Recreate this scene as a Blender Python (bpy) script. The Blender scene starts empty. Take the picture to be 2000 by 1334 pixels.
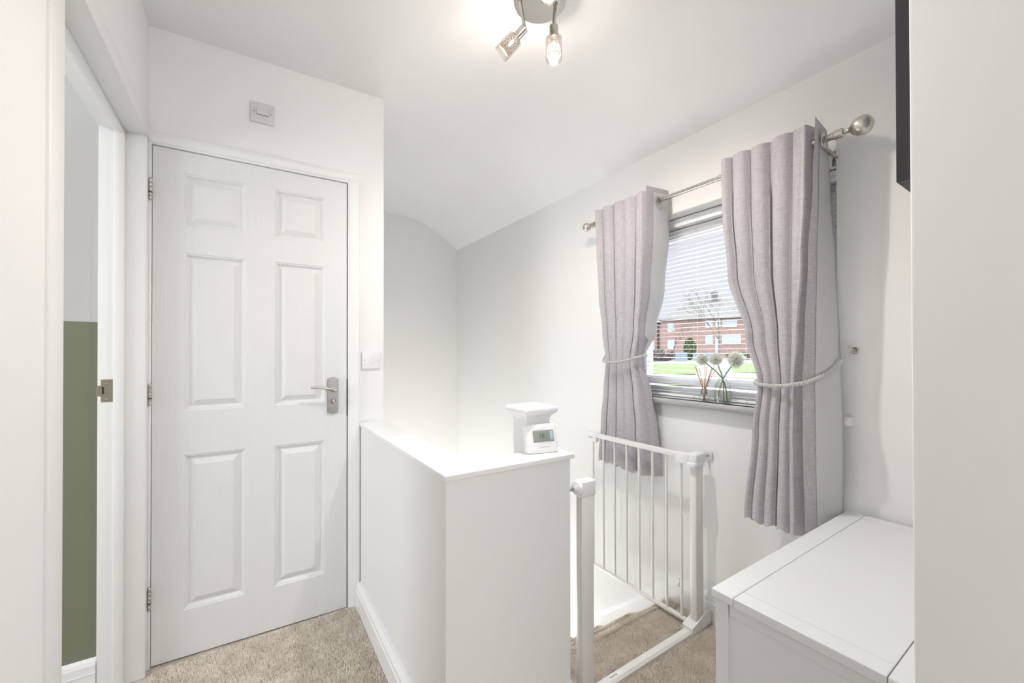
import bpy, bmesh, math, random
from mathutils import Vector, Matrix
random.seed(7)
PI = math.pi
sc = bpy.context.scene
COL = sc.collection
R = math.radians

# ------------------------------------------------------------------ materials
def mat(name, col=(0.8, 0.8, 0.8), rough=0.5, metal=0.0, **kw):
    m = bpy.data.materials.new(name); m.use_nodes = True
    b = m.node_tree.nodes['Principled BSDF']
    b.inputs['Base Color'].default_value = (*col, 1)
    b.inputs['Roughness'].default_value = rough
    b.inputs['Metallic'].default_value = metal
    for k, v in kw.items():
        b.inputs[k].default_value = v
    return m
def nd(m, t, **kw):
    n = m.node_tree.nodes.new(t)
    for k, v in kw.items():
        if k in n.inputs: n.inputs[k].default_value = v
        else: setattr(n, k, v)
    return n
def lk(m, a, b): m.node_tree.links.new(a, b)
def bsdf(m): return m.node_tree.nodes['Principled BSDF']
def coords(m, scale=(1, 1, 1), kind='Object'):
    tc = nd(m, 'ShaderNodeTexCoord'); mp = nd(m, 'ShaderNodeMapping')
    mp.inputs['Scale'].default_value = scale
    lk(m, tc.outputs[kind], mp.inputs['Vector'])
    return mp.outputs['Vector']
def noise_bump(m, scale=60, strength=0.1, dist=0.002, detail=4, sc3=(1, 1, 1)):
    v = coords(m, sc3)
    n = nd(m, 'ShaderNodeTexNoise'); n.inputs['Scale'].default_value = scale; n.inputs['Detail'].default_value = detail
    lk(m, v, n.inputs['Vector'])
    bp = nd(m, 'ShaderNodeBump'); bp.inputs['Strength'].default_value = strength; bp.inputs['Distance'].default_value = dist
    lk(m, n.outputs['Fac'], bp.inputs['Height']); lk(m, bp.outputs['Normal'], bsdf(m).inputs['Normal'])
    return n
def ramp(m, src, c0, c1, p0=0.3, p1=0.7, tgt='Base Color'):
    r = nd(m, 'ShaderNodeValToRGB')
    r.color_ramp.elements[0].color = (*c0, 1); r.color_ramp.elements[1].color = (*c1, 1)
    r.color_ramp.elements[0].position = p0; r.color_ramp.elements[1].position = p1
    lk(m, src, r.inputs['Fac'])
    if tgt: lk(m, r.outputs['Color'], bsdf(m).inputs[tgt])
    return r

M = {}
M['wall'] = mat('emulsion_white', (0.90, 0.90, 0.893), 0.75); noise_bump(M['wall'], 90, 0.12, 0.0015)
M['ceiling'] = mat('ceiling_white', (0.92, 0.92, 0.92), 0.8); noise_bump(M['ceiling'], 25, 0.1, 0.003)
M['paint'] = mat('satin_white_paint', (0.86, 0.86, 0.855), 0.38); noise_bump(M['paint'], 45, 0.08, 0.001)
M['halfwall'] = mat('matt_white_paint', (0.84, 0.835, 0.825), 0.6); noise_bump(M['halfwall'], 70, 0.22, 0.0015)
M['cap'] = mat('gloss_white_paint', (0.87, 0.87, 0.865), 0.3)
M['upvc'] = mat('upvc_white', (0.94, 0.945, 0.95), 0.45)
M['plastic'] = mat('white_plastic', (0.84, 0.84, 0.85), 0.3)
M['switchgrey'] = mat('switch_plastic', (0.72, 0.71, 0.73), 0.35)
M['gate'] = mat('gate_white_enamel', (0.82, 0.81, 0.79), 0.35)
M['gatecap'] = mat('gate_white_plastic', (0.86, 0.86, 0.86), 0.35)
M['chest'] = mat('chest_white_lacquer', (0.76, 0.765, 0.775), 0.35); noise_bump(M['chest'], 30, 0.05, 0.001, sc3=(1, 6, 1))
M['groove'] = mat('groove_shadow_gap', (0.45, 0.45, 0.45), 0.7)
M['chrome'] = mat('brushed_nickel', (0.52, 0.50, 0.47), 0.22, 1.0)
M['nickel'] = mat('polished_nickel', (0.56, 0.54, 0.51), 0.14, 1.0)
M['handle'] = mat('satin_chrome', (0.36, 0.345, 0.34), 0.28, 1.0)
M['bronze'] = mat('dull_bronze', (0.34, 0.30, 0.24), 0.4, 0.7)
M['dark'] = mat('dark_gap', (0.03, 0.028, 0.028), 0.8)
M['black'] = mat('black_frame', (0.028, 0.026, 0.032), 0.5)
M['greylcd'] = mat('lcd_surround', (0.27, 0.30, 0.34), 0.4)
M['lcd'] = mat('lcd_screen', (0.27, 0.30, 0.25), 0.2)
M['ink'] = mat('dark_print', (0.09, 0.1, 0.1), 0.6)
M['btn'] = mat('rocker_button', (0.45, 0.51, 0.57), 0.4)
M['green'] = mat('sage_green_emulsion', (0.195, 0.205, 0.145), 0.75); noise_bump(M['green'], 120, 0.15, 0.001)
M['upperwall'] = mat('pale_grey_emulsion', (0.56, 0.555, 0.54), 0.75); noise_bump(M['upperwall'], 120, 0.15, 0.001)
m = M['slat'] = mat('blind_slat', (0.92, 0.92, 0.92), 0.45)
t = nd(m, 'ShaderNodeBsdfTranslucent'); t.inputs['Color'].default_value = (0.95, 0.95, 0.96, 1); ms = nd(m, 'ShaderNodeMixShader'); ms.inputs['Fac'].default_value = 0.58
lk(m, bsdf(m).outputs['BSDF'], ms.inputs[1]); lk(m, t.outputs['BSDF'], ms.inputs[2]); lk(m, ms.outputs['Shader'], m.node_tree.nodes['Material Output'].inputs['Surface'])
M['cord'] = mat('blind_cord', (0.85, 0.85, 0.84), 0.8)
M['stem'] = mat('green_stem', (0.16, 0.30, 0.10), 0.5)
m = M['petal'] = mat('white_petal', (0.93, 0.94, 0.89), 0.7)
t = nd(m, 'ShaderNodeBsdfTranslucent'); t.inputs['Color'].default_value = (0.93, 0.94, 0.88, 1); ms = nd(m, 'ShaderNodeMixShader'); ms.inputs['Fac'].default_value = 0.5
lk(m, bsdf(m).outputs['BSDF'], ms.inputs[1]); lk(m, t.outputs['BSDF'], ms.inputs[2]); lk(m, ms.outputs['Shader'], m.node_tree.nodes['Material Output'].inputs['Surface'])
M['reed'] = mat('rattan_reed', (0.50, 0.24, 0.10), 0.7)
M['reedpale'] = mat('wet_rattan', (0.62, 0.42, 0.22), 0.6)
M['knob'] = mat('rubber_pad', (0.75, 0.75, 0.73), 0.6)
M['steel'] = mat('zinc_steel', (0.42, 0.47, 0.52), 0.3, 1.0)

# embossed wood grain door skin
m = M['door'] = mat('grained_white_door', (0.775, 0.775, 0.775), 0.42)
v = coords(m, (1, 1, 0.07))
w = nd(m, 'ShaderNodeTexWave'); w.inputs['Scale'].default_value = 38; w.inputs['Distortion'].default_value = 9; w.inputs['Detail'].default_value = 3; w.inputs['Detail Scale'].default_value = 1.2
lk(m, v, w.inputs['Vector'])
bp = nd(m, 'ShaderNodeBump'); bp.inputs['Strength'].default_value = 0.22; bp.inputs['Distance'].default_value = 0.0008
lk(m, w.outputs['Fac'], bp.inputs['Height']); lk(m, bp.outputs['Normal'], bsdf(m).inputs['Normal'])

# carpet
m = M['carpet'] = mat('beige_carpet', (0.5, 0.43, 0.35), 1.0)
n1 = noise_bump(m, 260, 1.0, 0.012, 5)
v = coords(m)
n2 = nd(m, 'ShaderNodeTexNoise'); n2.inputs['Scale'].default_value = 9; n2.inputs['Detail'].default_value = 5; lk(m, v, n2.inputs['Vector'])
mx = nd(m, 'ShaderNodeMath', operation='ADD'); lk(m, n1.outputs['Fac'], mx.inputs[0]); lk(m, n2.outputs['Fac'], mx.inputs[1])
mh = nd(m, 'ShaderNodeMath', operation='MULTIPLY'); mh.inputs[1].default_value = 0.5; lk(m, mx.outputs[0], mh.inputs[0])
ramp(m, mh.outputs[0], (0.62, 0.55, 0.46), (0.84, 0.77, 0.68), 0.36, 0.62)
m = M['pile'] = mat('carpet_fibre', (0.66, 0.575, 0.48), 1.0)
v = coords(m); n2 = nd(m, 'ShaderNodeTexNoise'); n2.inputs['Scale'].default_value = 14; n2.inputs['Detail'].default_value = 8; lk(m, v, n2.inputs['Vector'])
ramp(m, n2.outputs['Fac'], (0.80, 0.73, 0.64), (0.95, 0.89, 0.81), 0.38, 0.62)
t = nd(m, 'ShaderNodeBsdfTranslucent'); t.inputs['Color'].default_value = (0.93, 0.87, 0.79, 1); ms = nd(m, 'ShaderNodeMixShader'); ms.inputs['Fac'].default_value = 0.35
lk(m, bsdf(m).outputs['BSDF'], ms.inputs[1]); lk(m, t.outputs['BSDF'], ms.inputs[2]); lk(m, ms.outputs['Shader'], m.node_tree.nodes['Material Output'].inputs['Surface'])

# linen curtain: weave + translucency
def cloth(name, col, col2, trans, sc_=1.0):
    m = mat(name, col, 0.9)
    nt = m.node_tree; out = nt.nodes['Material Output']; p = bsdf(m)
    tc = nd(m, 'ShaderNodeTexCoord')
    parts = []
    for s3 in ((1, 1, 26), (26, 26, 1)):
        mp = nd(m, 'ShaderNodeMapping'); mp.inputs['Scale'].default_value = s3; lk(m, tc.outputs['Object'], mp.inputs['Vector'])
        n = nd(m, 'ShaderNodeTexNoise'); n.inputs['Scale'].default_value = 34 * sc_; n.inputs['Detail'].default_value = 3; lk(m, mp.outputs['Vector'], n.inputs['Vector'])
        parts.append(n.outputs['Fac'])
    a = nd(m, 'ShaderNodeMath', operation='ADD'); lk(m, parts[0], a.inputs[0]); lk(m, parts[1], a.inputs[1])
    h = nd(m, 'ShaderNodeMath', operation='MULTIPLY'); h.inputs[1].default_value = 0.5; lk(m, a.outputs[0], h.inputs[0])
    r = ramp(m, h.outputs[0], col2, col, 0.38, 0.6)
    b = nd(m, 'ShaderNodeBump'); b.inputs['Strength'].default_value = 0.3; b.inputs['Distance'].default_value = 0.001
    lk(m, h.outputs[0], b.inputs['Height']); lk(m, b.outputs['Normal'], p.inputs['Normal'])
    t = nd(m, 'ShaderNodeBsdfTranslucent'); lk(m, r.outputs['Color'], t.inputs['Color'])
    ms = nd(m, 'ShaderNodeMixShader'); ms.inputs['Fac'].default_value = trans
    lk(m, p.outputs['BSDF'], ms.inputs[1]); lk(m, t.outputs['BSDF'], ms.inputs[2]); lk(m, ms.outputs['Shader'], out.inputs['Surface'])
    return m
M['linen'] = cloth('lilac_grey_linen', (0.66, 0.63, 0.66), (0.46, 0.437, 0.475), 0.15)
M['lining'] = cloth('white_curtain_lining', (0.90, 0.90, 0.89), (0.86, 0.86, 0.85), 0.35, 2)
M['rope'] = mat('silver_grey_rope', (0.55, 0.545, 0.535), 0.5)

# glass: thin clear pane
def clear_glass(name, tint=(1, 1, 1), refl=0.06):
    m = bpy.data.materials.new(name); m.use_nodes = True
    nt = m.node_tree; out = nt.nodes['Material Output']; nt.nodes.remove(nt.nodes['Principled BSDF'])
    t = nd(m, 'ShaderNodeBsdfTransparent'); t.inputs['Color'].default_value = (*tint, 1)
    g = nd(m, 'ShaderNodeBsdfGlossy'); g.inputs['Roughness'].default_value = 0.02
    f = nd(m, 'ShaderNodeLayerWeight'); f.inputs['Blend'].default_value = 0.25
    mu = nd(m, 'ShaderNodeMath', operation='MULTIPLY_ADD'); mu.inputs[1].default_value = 0.22; mu.inputs[2].default_value = refl
    lk(m, f.outputs['Fresnel'], mu.inputs[0])
    ms = nd(m, 'ShaderNodeMixShader'); lk(m, mu.outputs[0], ms.inputs['Fac'])
    lk(m, t.outputs['BSDF'], ms.inputs[1]); lk(m, g.outputs['BSDF'], ms.inputs[2]); lk(m, ms.outputs['Shader'], out.inputs['Surface'])
    return m
M['pane'] = clear_glass('window_glass', (0.97, 0.98, 0.99), 0.02)
M['bottle'] = clear_glass('clear_bottle_glass', (0.975, 0.985, 0.98), 0.08)
M['shadeglass'] = clear_glass('clear_shade_glass', (0.96, 0.95, 0.94), 0.06)
# crackle inner glass: crazing lines darken what passes through
m = M['crackle'] = clear_glass('crackle_glass', (1, 1, 1), 0.08)
tr = [n for n in m.node_tree.nodes if n.type == 'BSDF_TRANSPARENT'][0]
v = coords(m, (1, 1, 1))
vo = nd(m, 'ShaderNodeTexVoronoi', feature='DISTANCE_TO_EDGE'); vo.inputs['Scale'].default_value = 130; lk(m, v, vo.inputs['Vector'])
rr = nd(m, 'ShaderNodeValToRGB'); rr.color_ramp.elements[0].color = (0.30, 0.20, 0.12, 1); rr.color_ramp.elements[1].color = (0.99, 0.95, 0.90, 1)
rr.color_ramp.elements[0].position = 0.0; rr.color_ramp.elements[1].position = 0.16
lk(m, vo.outputs['Distance'], rr.inputs['Fac']); lk(m, rr.outputs['Color'], tr.inputs['Color'])
_out = m.node_tree.nodes['Material Output']; _src = _out.inputs['Surface'].links[0].from_socket
_tl = nd(m, 'ShaderNodeBsdfTranslucent'); _tl.inputs['Color'].default_value = (1.0, 0.9, 0.78, 1)
_ms = nd(m, 'ShaderNodeMixShader'); _ms.inputs['Fac'].default_value = 0.005
lk(m, _src, _ms.inputs[1]); lk(m, _tl.outputs['BSDF'], _ms.inputs[2]); lk(m, _ms.outputs['Shader'], _out.inputs['Surface'])
m = M['bulb'] = mat('lit_filament_bulb', (1, 1, 1), 0.3)
bsdf(m).inputs['Emission Color'].default_value = (1.0, 0.99, 0.975, 1); bsdf(m).inputs['Emission Strength'].default_value = 1200
# hammered egg finial
m = M['hammered'] = mat('hammered_nickel', (0.66, 0.63, 0.58), 0.22, 1.0)
v = coords(m); vo = nd(m, 'ShaderNodeTexVoronoi'); vo.inputs['Scale'].default_value = 260; lk(m, v, vo.inputs['Vector'])
bp = nd(m, 'ShaderNodeBump'); bp.inputs['Strength'].default_value = 0.35; bp.inputs['Distance'].default_value = 0.001
lk(m, vo.outputs['Distance'], bp.inputs['Height']); lk(m, bp.outputs['Normal'], bsdf(m).inputs['Normal'])
# exterior
def brick(name, c1, c2):
    m = mat(name, c1, 0.9); v = coords(m, (1, 1, 1))
    b = nd(m, 'ShaderNodeTexNoise'); b.inputs['Scale'].default_value = 3; b.inputs['Detail'].default_value = 8
    lk(m, v, b.inputs['Vector']); ramp(m, b.outputs['Fac'], c1, c2); return m
M['brick'] = brick('red_brick', (0.27, 0.165, 0.13), (0.37, 0.27, 0.235))
M['tile'] = brick('grey_roof_tile', (0.105, 0.105, 0.098), (0.165, 0.162, 0.15))
M['grass'] = brick('lawn_grass', (0.07, 0.13, 0.025), (0.13, 0.20, 0.06))
M['paving'] = brick('pale_paving', (0.19, 0.185, 0.185), (0.25, 0.24, 0.238))
M['bark'] = brick('pale_bark', (0.11, 0.10, 0.088), (0.19, 0.178, 0.158))
M['leaf'] = brick('hedge_leaf', (0.07, 0.105, 0.04), (0.16, 0.21, 0.09))
M['winterleaf'] = brick('brown_hedge', (0.15, 0.125, 0.10), (0.24, 0.21, 0.18))
M['bluefence'] = brick('pale_blue_paint', (0.20, 0.28, 0.33), (0.26, 0.34, 0.39))
M['winframe'] = mat('white_window_frame', (0.55, 0.56, 0.57), 0.4)
M['winpane'] = mat('house_window_pane', (0.42, 0.48, 0.54), 0.15)
M['carpaint'] = mat('pale_blue_car_paint', (0.62, 0.68, 0.76), 0.25)
M['carglass'] = mat('dark_car_glass', (0.06, 0.07, 0.09), 0.1)

# ------------------------------------------------------------------ mesh helpers
def NB(): return bmesh.new()
def box(bm, a, b, bev=0.0, seg=2, mtx=None):
    x0, y0, z0 = a; x1, y1, z1 = b
    vs = [bm.verts.new(p) for p in [(x0, y0, z0), (x1, y0, z0), (x1, y1, z0), (x0, y1, z0), (x0, y0, z1), (x1, y0, z1), (x1, y1, z1), (x0, y1, z1)]]
    fs = [bm.faces.new([vs[i] for i in q]) for q in [(3, 2, 1, 0), (4, 5, 6, 7), (0, 1, 5, 4), (1, 2, 6, 5), (2, 3, 7, 6), (3, 0, 4, 7)]]
    if mtx is not None: bmesh.ops.transform(bm, matrix=mtx, verts=vs)
    if bev > 0:
        es = list({e for f in fs for e in f.edges})
        bmesh.ops.bevel(bm, geom=es, offset=bev, segments=seg, affect='EDGES', profile=0.5)
    return bm
def tube(bm, pts, r, seg=10, caps=True, closed=False):
    pts = [Vector(p) for p in pts]; n = len(pts); rings = []
    rs = r if isinstance(r, (list, tuple)) else [r] * n
    up = None
    for i, p in enumerate(pts):
        if closed: d = pts[(i + 1) % n] - pts[i - 1]
        else: d = pts[min(i + 1, n - 1)] - pts[max(i - 1, 0)]
        d.normalize()
        if up is None:
            up = Vector((0, 0, 1)) if abs(d.z) < 0.9 else Vector((1, 0, 0))
        s = d.cross(up)
        if s.length < 1e-6: s = d.orthogonal()
        s.normalize(); up = s.cross(d).normalized()
        rings.append([bm.verts.new(p + (s * math.cos(2 * PI * k / seg) + up * math.sin(2 * PI * k / seg)) * rs[i]) for k in range(seg)])
    for i in range(n if closed else n - 1):
        A, B = rings[i], rings[(i + 1) % n]
        for k in range(seg):
            bm.faces.new((A[k], A[(k + 1) % seg], B[(k + 1) % seg], B[k]))
    if caps and not closed:
        bm.faces.new(rings[0][::-1]); bm.faces.new(rings[-1])
    return bm
def lathe(bm, prof, origin=(0, 0, 0), axis=(0, 0, 1), seg=32, cap=True):
    q = Vector((0, 0, 1)).rotation_difference(Vector(axis).normalized()); o = Vector(origin); rings = []
    for r, h in prof:
        rings.append([bm.verts.new(o + q @ Vector((r * math.cos(2 * PI * k / seg), r * math.sin(2 * PI * k / seg), h))) for k in range(seg)])
    for A, B in zip(rings, rings[1:]):
        for k in range(seg): bm.faces.new((A[k], A[(k + 1) % seg], B[(k + 1) % seg], B[k]))
    if cap:
        if prof[0][0] > 1e-5: bm.faces.new(rings[0][::-1])
        if prof[-1][0] > 1e-5: bm.faces.new(rings[-1])
    return bm
def prism(bm, poly, a, b, axis='y'):
    """extrude 2-D polygon between a and b along axis"""
    def P(u, v, t): return {'x': (t, u, v), 'y': (u, t, v), 'z': (u, v, t)}[axis]
    A = [bm.verts.new(P(u, v, a)) for u, v in poly]; B = [bm.verts.new(P(u, v, b)) for u, v in poly]
    n = len(poly)
    for i in range(n): bm.faces.new((A[i], A[(i + 1) % n], B[(i + 1) % n], B[i]))
    bm.faces.new(A[::-1]); bm.faces.new(B); return bm
def obj(name, bm, m, parent=None, smooth=False, loc=None, rot=None, bevel=0, auto=None):
    if isinstance(bm, bpy.types.Mesh): me = bm
    else:
        bmesh.ops.recalc_face_normals(bm, faces=bm.faces[:])
        me = bpy.data.meshes.new(name); bm.to_mesh(me); bm.free()
    o = bpy.data.objects.new(name, me); COL.objects.link(o)
    for mm in (m if isinstance(m, (list, tuple)) else [m]): me.materials.append(mm)
    if smooth:
        me.polygons.foreach_set('use_smooth', [True] * len(me.polygons))
        if auto: me.set_sharp_from_angle(angle=R(auto))
    if parent: o.parent = parent
    if loc: o.location = loc
    if rot: o.rotation_euler = rot
    if bevel:
        md = o.modifiers.new('bevel', 'BEVEL'); md.width = bevel; md.segments = 2; md.limit_method = 'ANGLE'
    return o
def tag(o, label, cat, group=None, kind=None):
    o['label'] = label; o['category'] = cat
    if group: o['group'] = group
    if kind: o['kind'] = kind
    return o
def struct(o, label=None, cat=None):
    o['kind'] = 'structure'
    if label: o['label'] = label
    if cat: o['category'] = cat
    return o
def empty(name, loc=(0, 0, 0), rz=0, parent=None):
    o = bpy.data.objects.new(name, None); COL.objects.link(o); o.location = loc; o.rotation_euler = (0, 0, rz); o.empty_display_size = 0.05
    if parent: o.parent = parent
    return o
def cr(pts, n):
    """Catmull-Rom resample of a polyline, n samples per span"""
    P = [Vector(p) for p in pts]; P = [P[0] * 2 - P[1]] + P + [P[-1] * 2 - P[-2]]; out = []
    for i in range(1, len(P) - 2):
        for k in range(n):
            t = k / n; a, b, c, d = P[i - 1], P[i], P[i + 1], P[i + 2]
            out.append(0.5 * ((2 * b) + (c - a) * t + (2 * a - 5 * b + 4 * c - d) * t * t + (3 * b - a - 3 * c + d) * t ** 3))
    out.append(P[-2]); return out
def text(name, s, size, m, parent, mtx, extrude=0.0001):
    cu = bpy.data.curves.new(name, 'FONT'); cu.body = s; cu.size = size; cu.extrude = extrude; cu.align_x = 'CENTER'; cu.align_y = 'CENTER'
    t = bpy.data.objects.new(name, cu); COL.objects.link(t)
    dg = bpy.context.evaluated_depsgraph_get(); me = bpy.data.meshes.new_from_object(t.evaluated_get(dg))
    bpy.data.objects.remove(t); me.transform(mtx); me.name = name
    me.materials.clear()
    return obj(name, me, m, parent)

W = 1.715          # window wall plane (x)
DY = 2.0162        # door wall at x = 0, turned slightly
DR = -math.atan(0.0398)
HC = 2.439

# ------------------------------------------------------------------ room shell
bm = NB()   # landing carpet base
prism(bm, [(-0.45, -0.2), (0.80, -0.2), (0.80, 0.16), (W, 0.16), (W, 1.205), (0.556, 1.205), (0.556, 2.06), (-0.45, 2.06)], -0.05, 0.0, 'z')
floor = struct(obj('floor', bm, M['carpet']), 'beige twist pile carpet on the landing', 'carpet')
bm = NB()
prism(bm, [(-3.0, -3.2), (3.0, -3.2), (3.0, -0.2), (-0.45, -0.2), (-0.45, 2.2), (-2.6, 2.2), (-3.0, 2.2)], -0.06, -0.005, 'z')
struct(obj('floor', bm, M['carpet']))
bm = NB(); box(bm, (0.3, 0.9, -2.72), (W + 0.1, 3.8, -2.65)); struct(obj('floor', bm, M['carpet']))

# ceiling: flat, then sweeping down to the window wall
prof = [Vector((x, 0, z)) for x, z in [(-3.0, HC), (0.6, HC), (1.02, HC), (1.14, 2.437), (1.325, 2.415), (1.523, 2.325), (1.64, 2.25), (W, 2.197), (W + 0.12, 2.10)]]
cp = [prof[0], prof[1]] + cr(prof[2:], 8)
bm = NB()
rows = []
for y in (-3.2, 0.0, 3.75):
    rows.append([bm.verts.new((p.x, y, p.z)) for p in cp])
rows2 = [[bm.verts.new((v.co.x, v.co.y, HC + 0.12)) for v in r] for r in rows]
for A, B in zip(rows, rows[1:]):
    for k in range(len(A) - 1): bm.faces.new((A[k], A[k + 1], B[k + 1], B[k]))
for A, B in zip(rows2, rows2[1:]):
    for k in range(len(A) - 1): bm.faces.new((A[k], B[k], B[k + 1], A[k + 1]))
for A, B in ((rows[0], rows2[0]), (rows[-1], rows2[-1])):
    for k in range(len(A) - 1): bm.faces.new((A[k], B[k], B[k + 1], A[k + 1]))
for k in (0, -1):
    for i in range(2): bm.faces.new((rows[i][k], rows[i + 1][k], rows2[i + 1][k], rows2[i][k]))
struct(obj('ceiling', bm, M['ceiling'], smooth=True, auto=35))

# window wall with opening  (y 0.552..1.50, z 0.944..1.846)
WY0, WY1, WZ0, WZ1 = 0.552, 1.50, 0.944, 1.846
bm = NB()
T = W + 0.19
box(bm, (W, -3.2, -2.7), (T, WY0, 2.5)); box(bm, (W, WY1, -2.7), (T, 3.75, 2.5))
box(bm, (W, WY0, -2.7), (T, WY1, WZ0)); box(bm, (W, WY0, WZ1), (T, WY1, 2.5))
struct(obj('wall_right', bm, M['wall']))
# stairwell far wall
bm = NB(); box(bm, (0.3, 3.6, -2.7), (W, 3.72, 2.5)); struct(obj('wall_far', bm, M['wall']))
# near return wall on the right (its end faces the camera)
bm = NB(); box(bm, (0.794, -0.14, 0), (W, 0.17, HC), 0.006); struct(obj('wall_near', bm, M['wall'], smooth=True, auto=40))

# door wall (local frame: x along wall, y away from room)
dw = (0, DY, 0); rotd = (0, 0, DR)
DX0, DX1, DZ0, DZ1 = -0.3062, 0.387, 0.006, 1.987
bm = NB()
box(bm, (DX1 + 0.012, 0.002, 0), (0.5560, 0.12, HC)); box(bm, (-0.45, 0.002, DZ1 + 0.03), (DX1 + 0.012, 0.12, HC))
struct(obj('wall_back', bm, M['wall'], loc=dw, rot=rotd))
bm = NB(); box(bm, (0.44, 2.10, -2.7), (0.556, 3.62, HC)); box(bm, (0.44, 1.21, -2.7), (0.556, 2.12, -0.05))
struct(obj('wall_stairwell', bm, M['wall']))
bm = NB(); box(bm, (-0.45, 2.14, 0), (0.44, 2.2, HC)); struct(obj('wall_cupboard', bm, M['wall']))

# left wall with doorway (y 1.215..1.985)
LX = -0.318; JY0, JY1, HZ = 1.186, 1.983, 1.996
bm = NB()
box(bm, (LX - 0.125, -0.14, 0), (LX, JY0 - 0.02, HC)); box(bm, (LX - 0.125, JY0 - 0.02, HZ + 0.02), (LX, 2.04, HC))
box(bm, (LX - 0.125, JY1 + 0.02, 0), (LX, 2.035, HZ + 0.03))
struct(obj('wall_left', bm, M['wall']))
# door lining with stops, architraves
bm = NB()
box(bm, (LX - 0.125, JY1, 0), (LX - 0.0002, JY1 + 0.022, HZ + 0.022), 0.002)
box(bm, (LX - 0.125, JY0 - 0.022, 0), (LX - 0.0002, JY0, HZ + 0.022), 0.002)
box(bm, (LX - 0.125, JY0, HZ), (LX - 0.0002, JY1, HZ + 0.022), 0.002)
for (a, b) in (((LX - 0.083, JY1 - 0.013, 0), (LX - 0.054, JY1, HZ)), ((LX - 0.083, JY0, 0), (LX - 0.054, JY0 + 0.013, HZ)), ((LX - 0.083, JY0, HZ - 0.013), (LX - 0.054, JY1, HZ))):
    box(bm, a, b, 0.003)
lin = struct(obj('trim_1', bm, M['paint'], smooth=True, auto=40), 'white lining and stop around the open left doorway', 'door frame')
bm = NB()
for a, b in (((LX - 0.006, JY0 - 0.080, 0), (LX + 0.007, JY0 - 0.010, HZ + 0.001)), ((LX - 0.006, JY0 - 0.080, HZ + 0.001), (LX + 0.007, JY1 + 0.04, HZ + 0.062)), ((LX - 0.006, JY1 + 0.001, 0), (LX + 0.003, JY1 + 0.036, HZ + 0.001))):
    box(bm, a, b, 0.003, 3)
struct(obj('trim_2', bm, M['paint'], smooth=True, auto=40))
# strike plate on the far lining
bm = NB()
sy = JY1 - 0.0003
poly = [(LX - 0.0965, 1.058), (LX - 0.0965, 1.078), (LX - 0.115, 1.080), (LX - 0.121, 1.068), (LX - 0.121, 1.040), (LX - 0.112, 1.032), (LX - 0.0965, 1.036), (LX - 0.0965, 1.018), (LX - 0.0565, 1.018), (LX - 0.0565, 1.098), (LX - 0.0965, 1.098)]
poly = [(LX - 0.116, 1.100), (LX - 0.116, 1.079), (LX - 0.123, 1.079), (LX - 0.1275, 1.073), (LX - 0.1275, 1.048), (LX - 0.123, 1.041), (LX - 0.116, 1.041), (LX - 0.116, 1.020), (LX - 0.0835, 1.020), (LX - 0.0835, 1.100)]
prism(bm, poly, sy - 0.0015, sy, 'y')
sp = obj('strike_plate', bm, M['bronze'], lin, bevel=0.0008); sp['label'] = 'worn bronze strike plate'
bm = NB(); box(bm, (LX - 0.113, sy - 0.0022, 1.049), (LX - 0.108, sy - 0.0016, 1.074)); obj('latch_slot', bm, M['dark'], sp)
for z in (1.030, 1.086):
    bm = NB(); lathe(bm, [(0.0042, 0), (0.0042, 0.001), (0.0001, 0.0014)], (LX - 0.100, sy - 0.0015, z), (0, -1, 0), 16); obj('screw', bm, M['bronze'], sp, True)

# side room beyond the left doorway
bm = NB()
box(bm, (-2.6, 2.0, 1.304), (LX - 0.125, 2.12, 2.45))
struct(obj('wall_side_upper', bm, M['upperwall']))
bm = NB(); box(bm, (-2.6, 2.0, 0), (LX - 0.125, 2.12, 1.304)); struct(obj('wall_side_lower', bm, M['green']))
bm = NB(); prism(bm, [(2.0, 0), (1.982, 0), (1.982, 0.105), (1.986, 0.118), (1.994, 0.122), (2.0, 0.124)], -2.6, LX - 0.126, 'x')
box(bm, (-2.6, 1.9805, 0.075), (LX - 0.126, 1.982, 0.079)); struct(obj('baseboard_side', bm, M['paint']))
bm = NB(); box(bm, (-2.72, 0.4, 0), (-2.6, 2.1, 0.95)); box(bm, (-2.72, 0.4, 2.1), (-2.6, 2.1, 2.45)); box(bm, (-2.72, 0.4, 0.95), (-2.6, 0.7, 2.1)); box(bm, (-2.72, 1.8, 0.95), (-2.6, 2.1, 2.1))
box(bm, (-2.6, 0.4, 0), (LX - 0.125, 0.5, 2.45)); struct(obj('wall_side_far', bm, M['upperwall']))
# bedroom shell behind the camera
bm = NB(); box(bm, (-3.0, -3.2, 0), (-2.9, -0.14, 2.45)); box(bm, (-3.0, -0.2, 0), (LX - 0.1, -0.1, 2.45))
box(bm, (-3.0, -3.3, 0), (-1.4, -3.2, 2.45)); box(bm, (1.4, -3.3, 0), (3.0, -3.2, 2.45)); box(bm, (-1.4, -3.3, 0), (1.4, -3.2, 0.9)); box(bm, (-1.4, -3.3, 2.2), (1.4, -3.2, 2.45))
struct(obj('wall_bedroom', bm, M['wall']))

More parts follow.
